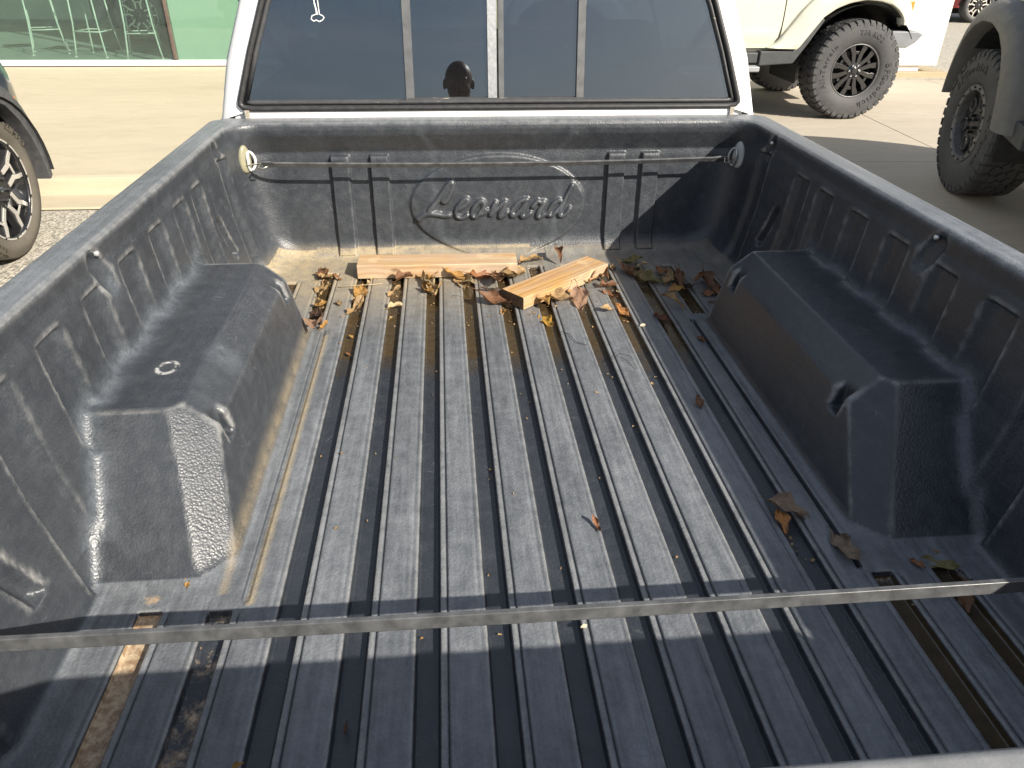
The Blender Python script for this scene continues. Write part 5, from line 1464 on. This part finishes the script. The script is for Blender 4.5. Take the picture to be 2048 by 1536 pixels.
# crumbled leaf bits in the channels and along the blocks: too many and too small to count
random.seed(11); mb = MB()
for k in range(420):
    u = random.random()
    gx = random.choice([-.505, -.404, -.303, -.202, -.101, 0, .101, .202, .303, .404, .505])
    y = -.15 - .36 * random.random() ** 1.6 if u < .8 else random.uniform(-1.5, -.4)
    inch = random.random() < .75
    x = gx + (random.uniform(-.012, .012) if inch else random.uniform(-.05, .05))
    if -.43 < x < .06 and -.21 < y < -.11: continue
    z = -.0110 if abs(x - gx) < .0135 and (abs(gx) < .45 or y > -.48) else .0008
    if abs(x) > .46 and -1.42 < y < -.48: continue
    s = random.uniform(.0012, .0042); a = random.uniform(0, 6.28)
    d = Vector((math.cos(a), math.sin(a), random.uniform(-.3, .3))) * s; e = Vector((-math.sin(a), math.cos(a), random.uniform(-.3, .5))) * s * random.uniform(.3, .8)
    c = Vector((x, y, z + .001))
    mb.add([c - d - e, c + d - e * .6, c + d * .8 + e, c - d * .7 + e * .8 + Vector((0, 0, s * .5))], [(0, 1, 2), (0, 2, 3)])
o = mb.build('leaf_crumbs', LEAFM['tan'], None); tag(o, 'crumbled bits of dry leaf strewn in the floor channels', 'leaf litter', kind='stuff')
# ------------------------------------------------------------------ the photographer, standing behind the tailgate (seen in the cab glass)
def photographer():
    O = Vector((0.0, -2.52, GROUND))
    mb = MB()
    def ell(c, rx, ry, rz, n=14, m=10, R3=None):
        b = len(mb.v); c = Vector(c)
        for i in range(m + 1):
            t = math.pi * i / m
            for k in range(n):
                a = 2 * math.pi * k / n
                p = Vector((rx * math.sin(t) * math.cos(a), ry * math.sin(t) * math.sin(a), rz * math.cos(t)))
                if R3 is not None: p = R3 @ p
                mb.v.append(tuple(c + p))
        for i in range(m):
            for k in range(n):
                mb.f.append((b + i * n + k, b + i * n + (k + 1) % n, b + (i + 1) * n + (k + 1) % n, b + (i + 1) * n + k))
    def limb(pts, rs):
        mb.tube(pts, rs, 12)
        for p, r in zip(pts, rs): ell(p, r * .99, r * .99, r * .99, 12, 8)
    # local coordinates: x right, y forward (towards the truck), z up from the ground
    for s in (-1, 1):
        limb([(s * .10, -.04, .90), (s * .115, .0, .50), (s * .12, -.04, .10)], [.088, .062, .045])
        limb([(s * .12, -.05, .05), (s * .13, .06, .04), (s * .135, .16, .035)], [.048, .046, .036])
    ell((0, -.03, .96), .175, .125, .14)
    limb([(0, -.03, .98), (0, -.01, 1.12), (0, .005, 1.26), (-.01, .01, 1.36)], [.155, .150, .165, .12])
    ell((0, .0, 1.24), .20, .125, .17); ell((-.0, .01, 1.35), .21, .085, .065)
    limb([(-.015, .015, 1.38), (-.04, .045, 1.48)], [.062, .056])
    # head, bowed a little
    H = Vector((-.055, .075, 1.562)); T = Matrix.Rotation(R(-12), 3, 'X')
    def h(p): return H + T @ Vector(p)
    ell(h((0, -.012, .022)), .084, .098, .098, 20, 14); ell(h((0, .028, -.040)), .073, .066, .078, 16, 12); ell(h((0, .058, -.098)), .032, .028, .022)
    limb([h((0, .088, .002)), h((0, .104, -.028)), h((0, .106, -.040))], [.010, .014, .017])
    ell(h((0, .086, -.066)), .026, .012, .008); ell(h((0, .080, .020)), .055, .014, .010)
    for s in (-1, 1):
        ell(h((s * .088, -.008, -.015)), .011, .020, .034); ell(h((s * .030, .078, .0)), .013, .010, .008)
    # arms hanging, elbows slightly bent
    for s in (-1, 1):
        sh = Vector((s * .195, .0, 1.345)); el = Vector((s * .285, -.03, 1.06)); w = Vector((s * .275, .10, .84))
        limb([sh, sh.lerp(el, .5), el], [.060, .052, .044]); limb([el, el.lerp(w, .45), w], [.044, .040, .029])
        d = (w - el).normalized(); palm = w + d * .045; ell(palm, .018, .036, .046)
        for k in range(4):
            b = palm + d * .035 + Vector((0, -.027 + .018 * k, 0)); L = (.060, .072, .076, .068)[k]
            limb([b, b + d * (L * .45), b + d * (L * .75) + Vector((-s * L * .25, 0, 0)), b + d * (L * .88) + Vector((-s * L * .48, 0, 0))], [.0090, .0086, .0080, .0072])
        t0 = palm + Vector((-s * .004, .030, .012))
        limb([t0, t0 + d * .030 + Vector((-s * .010, .018, 0)), t0 + d * .058 + Vector((-s * .016, .020, 0))], [.0115, .0100, .0085])
    src = bpy.data.meshes.new('person_src'); src.from_pydata(mb.v, [], mb.f); src.update()
    tmp = bpy.data.objects.new('person_src', src); COL.objects.link(tmp)
    m = tmp.modifiers.new('r', 'REMESH'); m.mode = 'VOXEL'; m.voxel_size = .0075
    sm = tmp.modifiers.new('s', 'SMOOTH'); sm.factor = .5; sm.iterations = 3
    dg = bpy.context.evaluated_depsgraph_get(); dg.update()
    me = bpy.data.meshes.new_from_object(tmp.evaluated_get(dg), depsgraph=dg)
    bpy.data.objects.remove(tmp); bpy.data.meshes.remove(src)
    me.name = 'person'
    mats = [simple('brown_skin', (.13, .065, .042), .45, var=.12, scale=40), simple('dark_shirt_cloth', (.035, .038, .050), .8, var=.2, scale=60, bump=.2), simple('denim_cloth', (.06, .075, .11), .85, var=.2, scale=80, bump=.2), simple('dark_shoe_leather', (.02, .018, .016), .5)]
    me.materials.clear()
    for q in mats: me.materials.append(q)
    for p in me.polygons:
        c = p.center
        if c.z > 1.435 and (abs(c.x + .055) < .11 and c.y < .21): k = 0
        elif c.z < .86 and abs(c.x) > .235: k = 0
        elif c.z > .93: k = 1
        elif c.z > .11: k = 2
        else: k = 3
        p.material_index = k
    me.shade_smooth()
    o = bpy.data.objects.new('person', me); o.location = O; COL.objects.link(o)
    tag(o, 'person in dark shirt standing behind the tailgate, reflected in the cab window', 'person')
photographer()
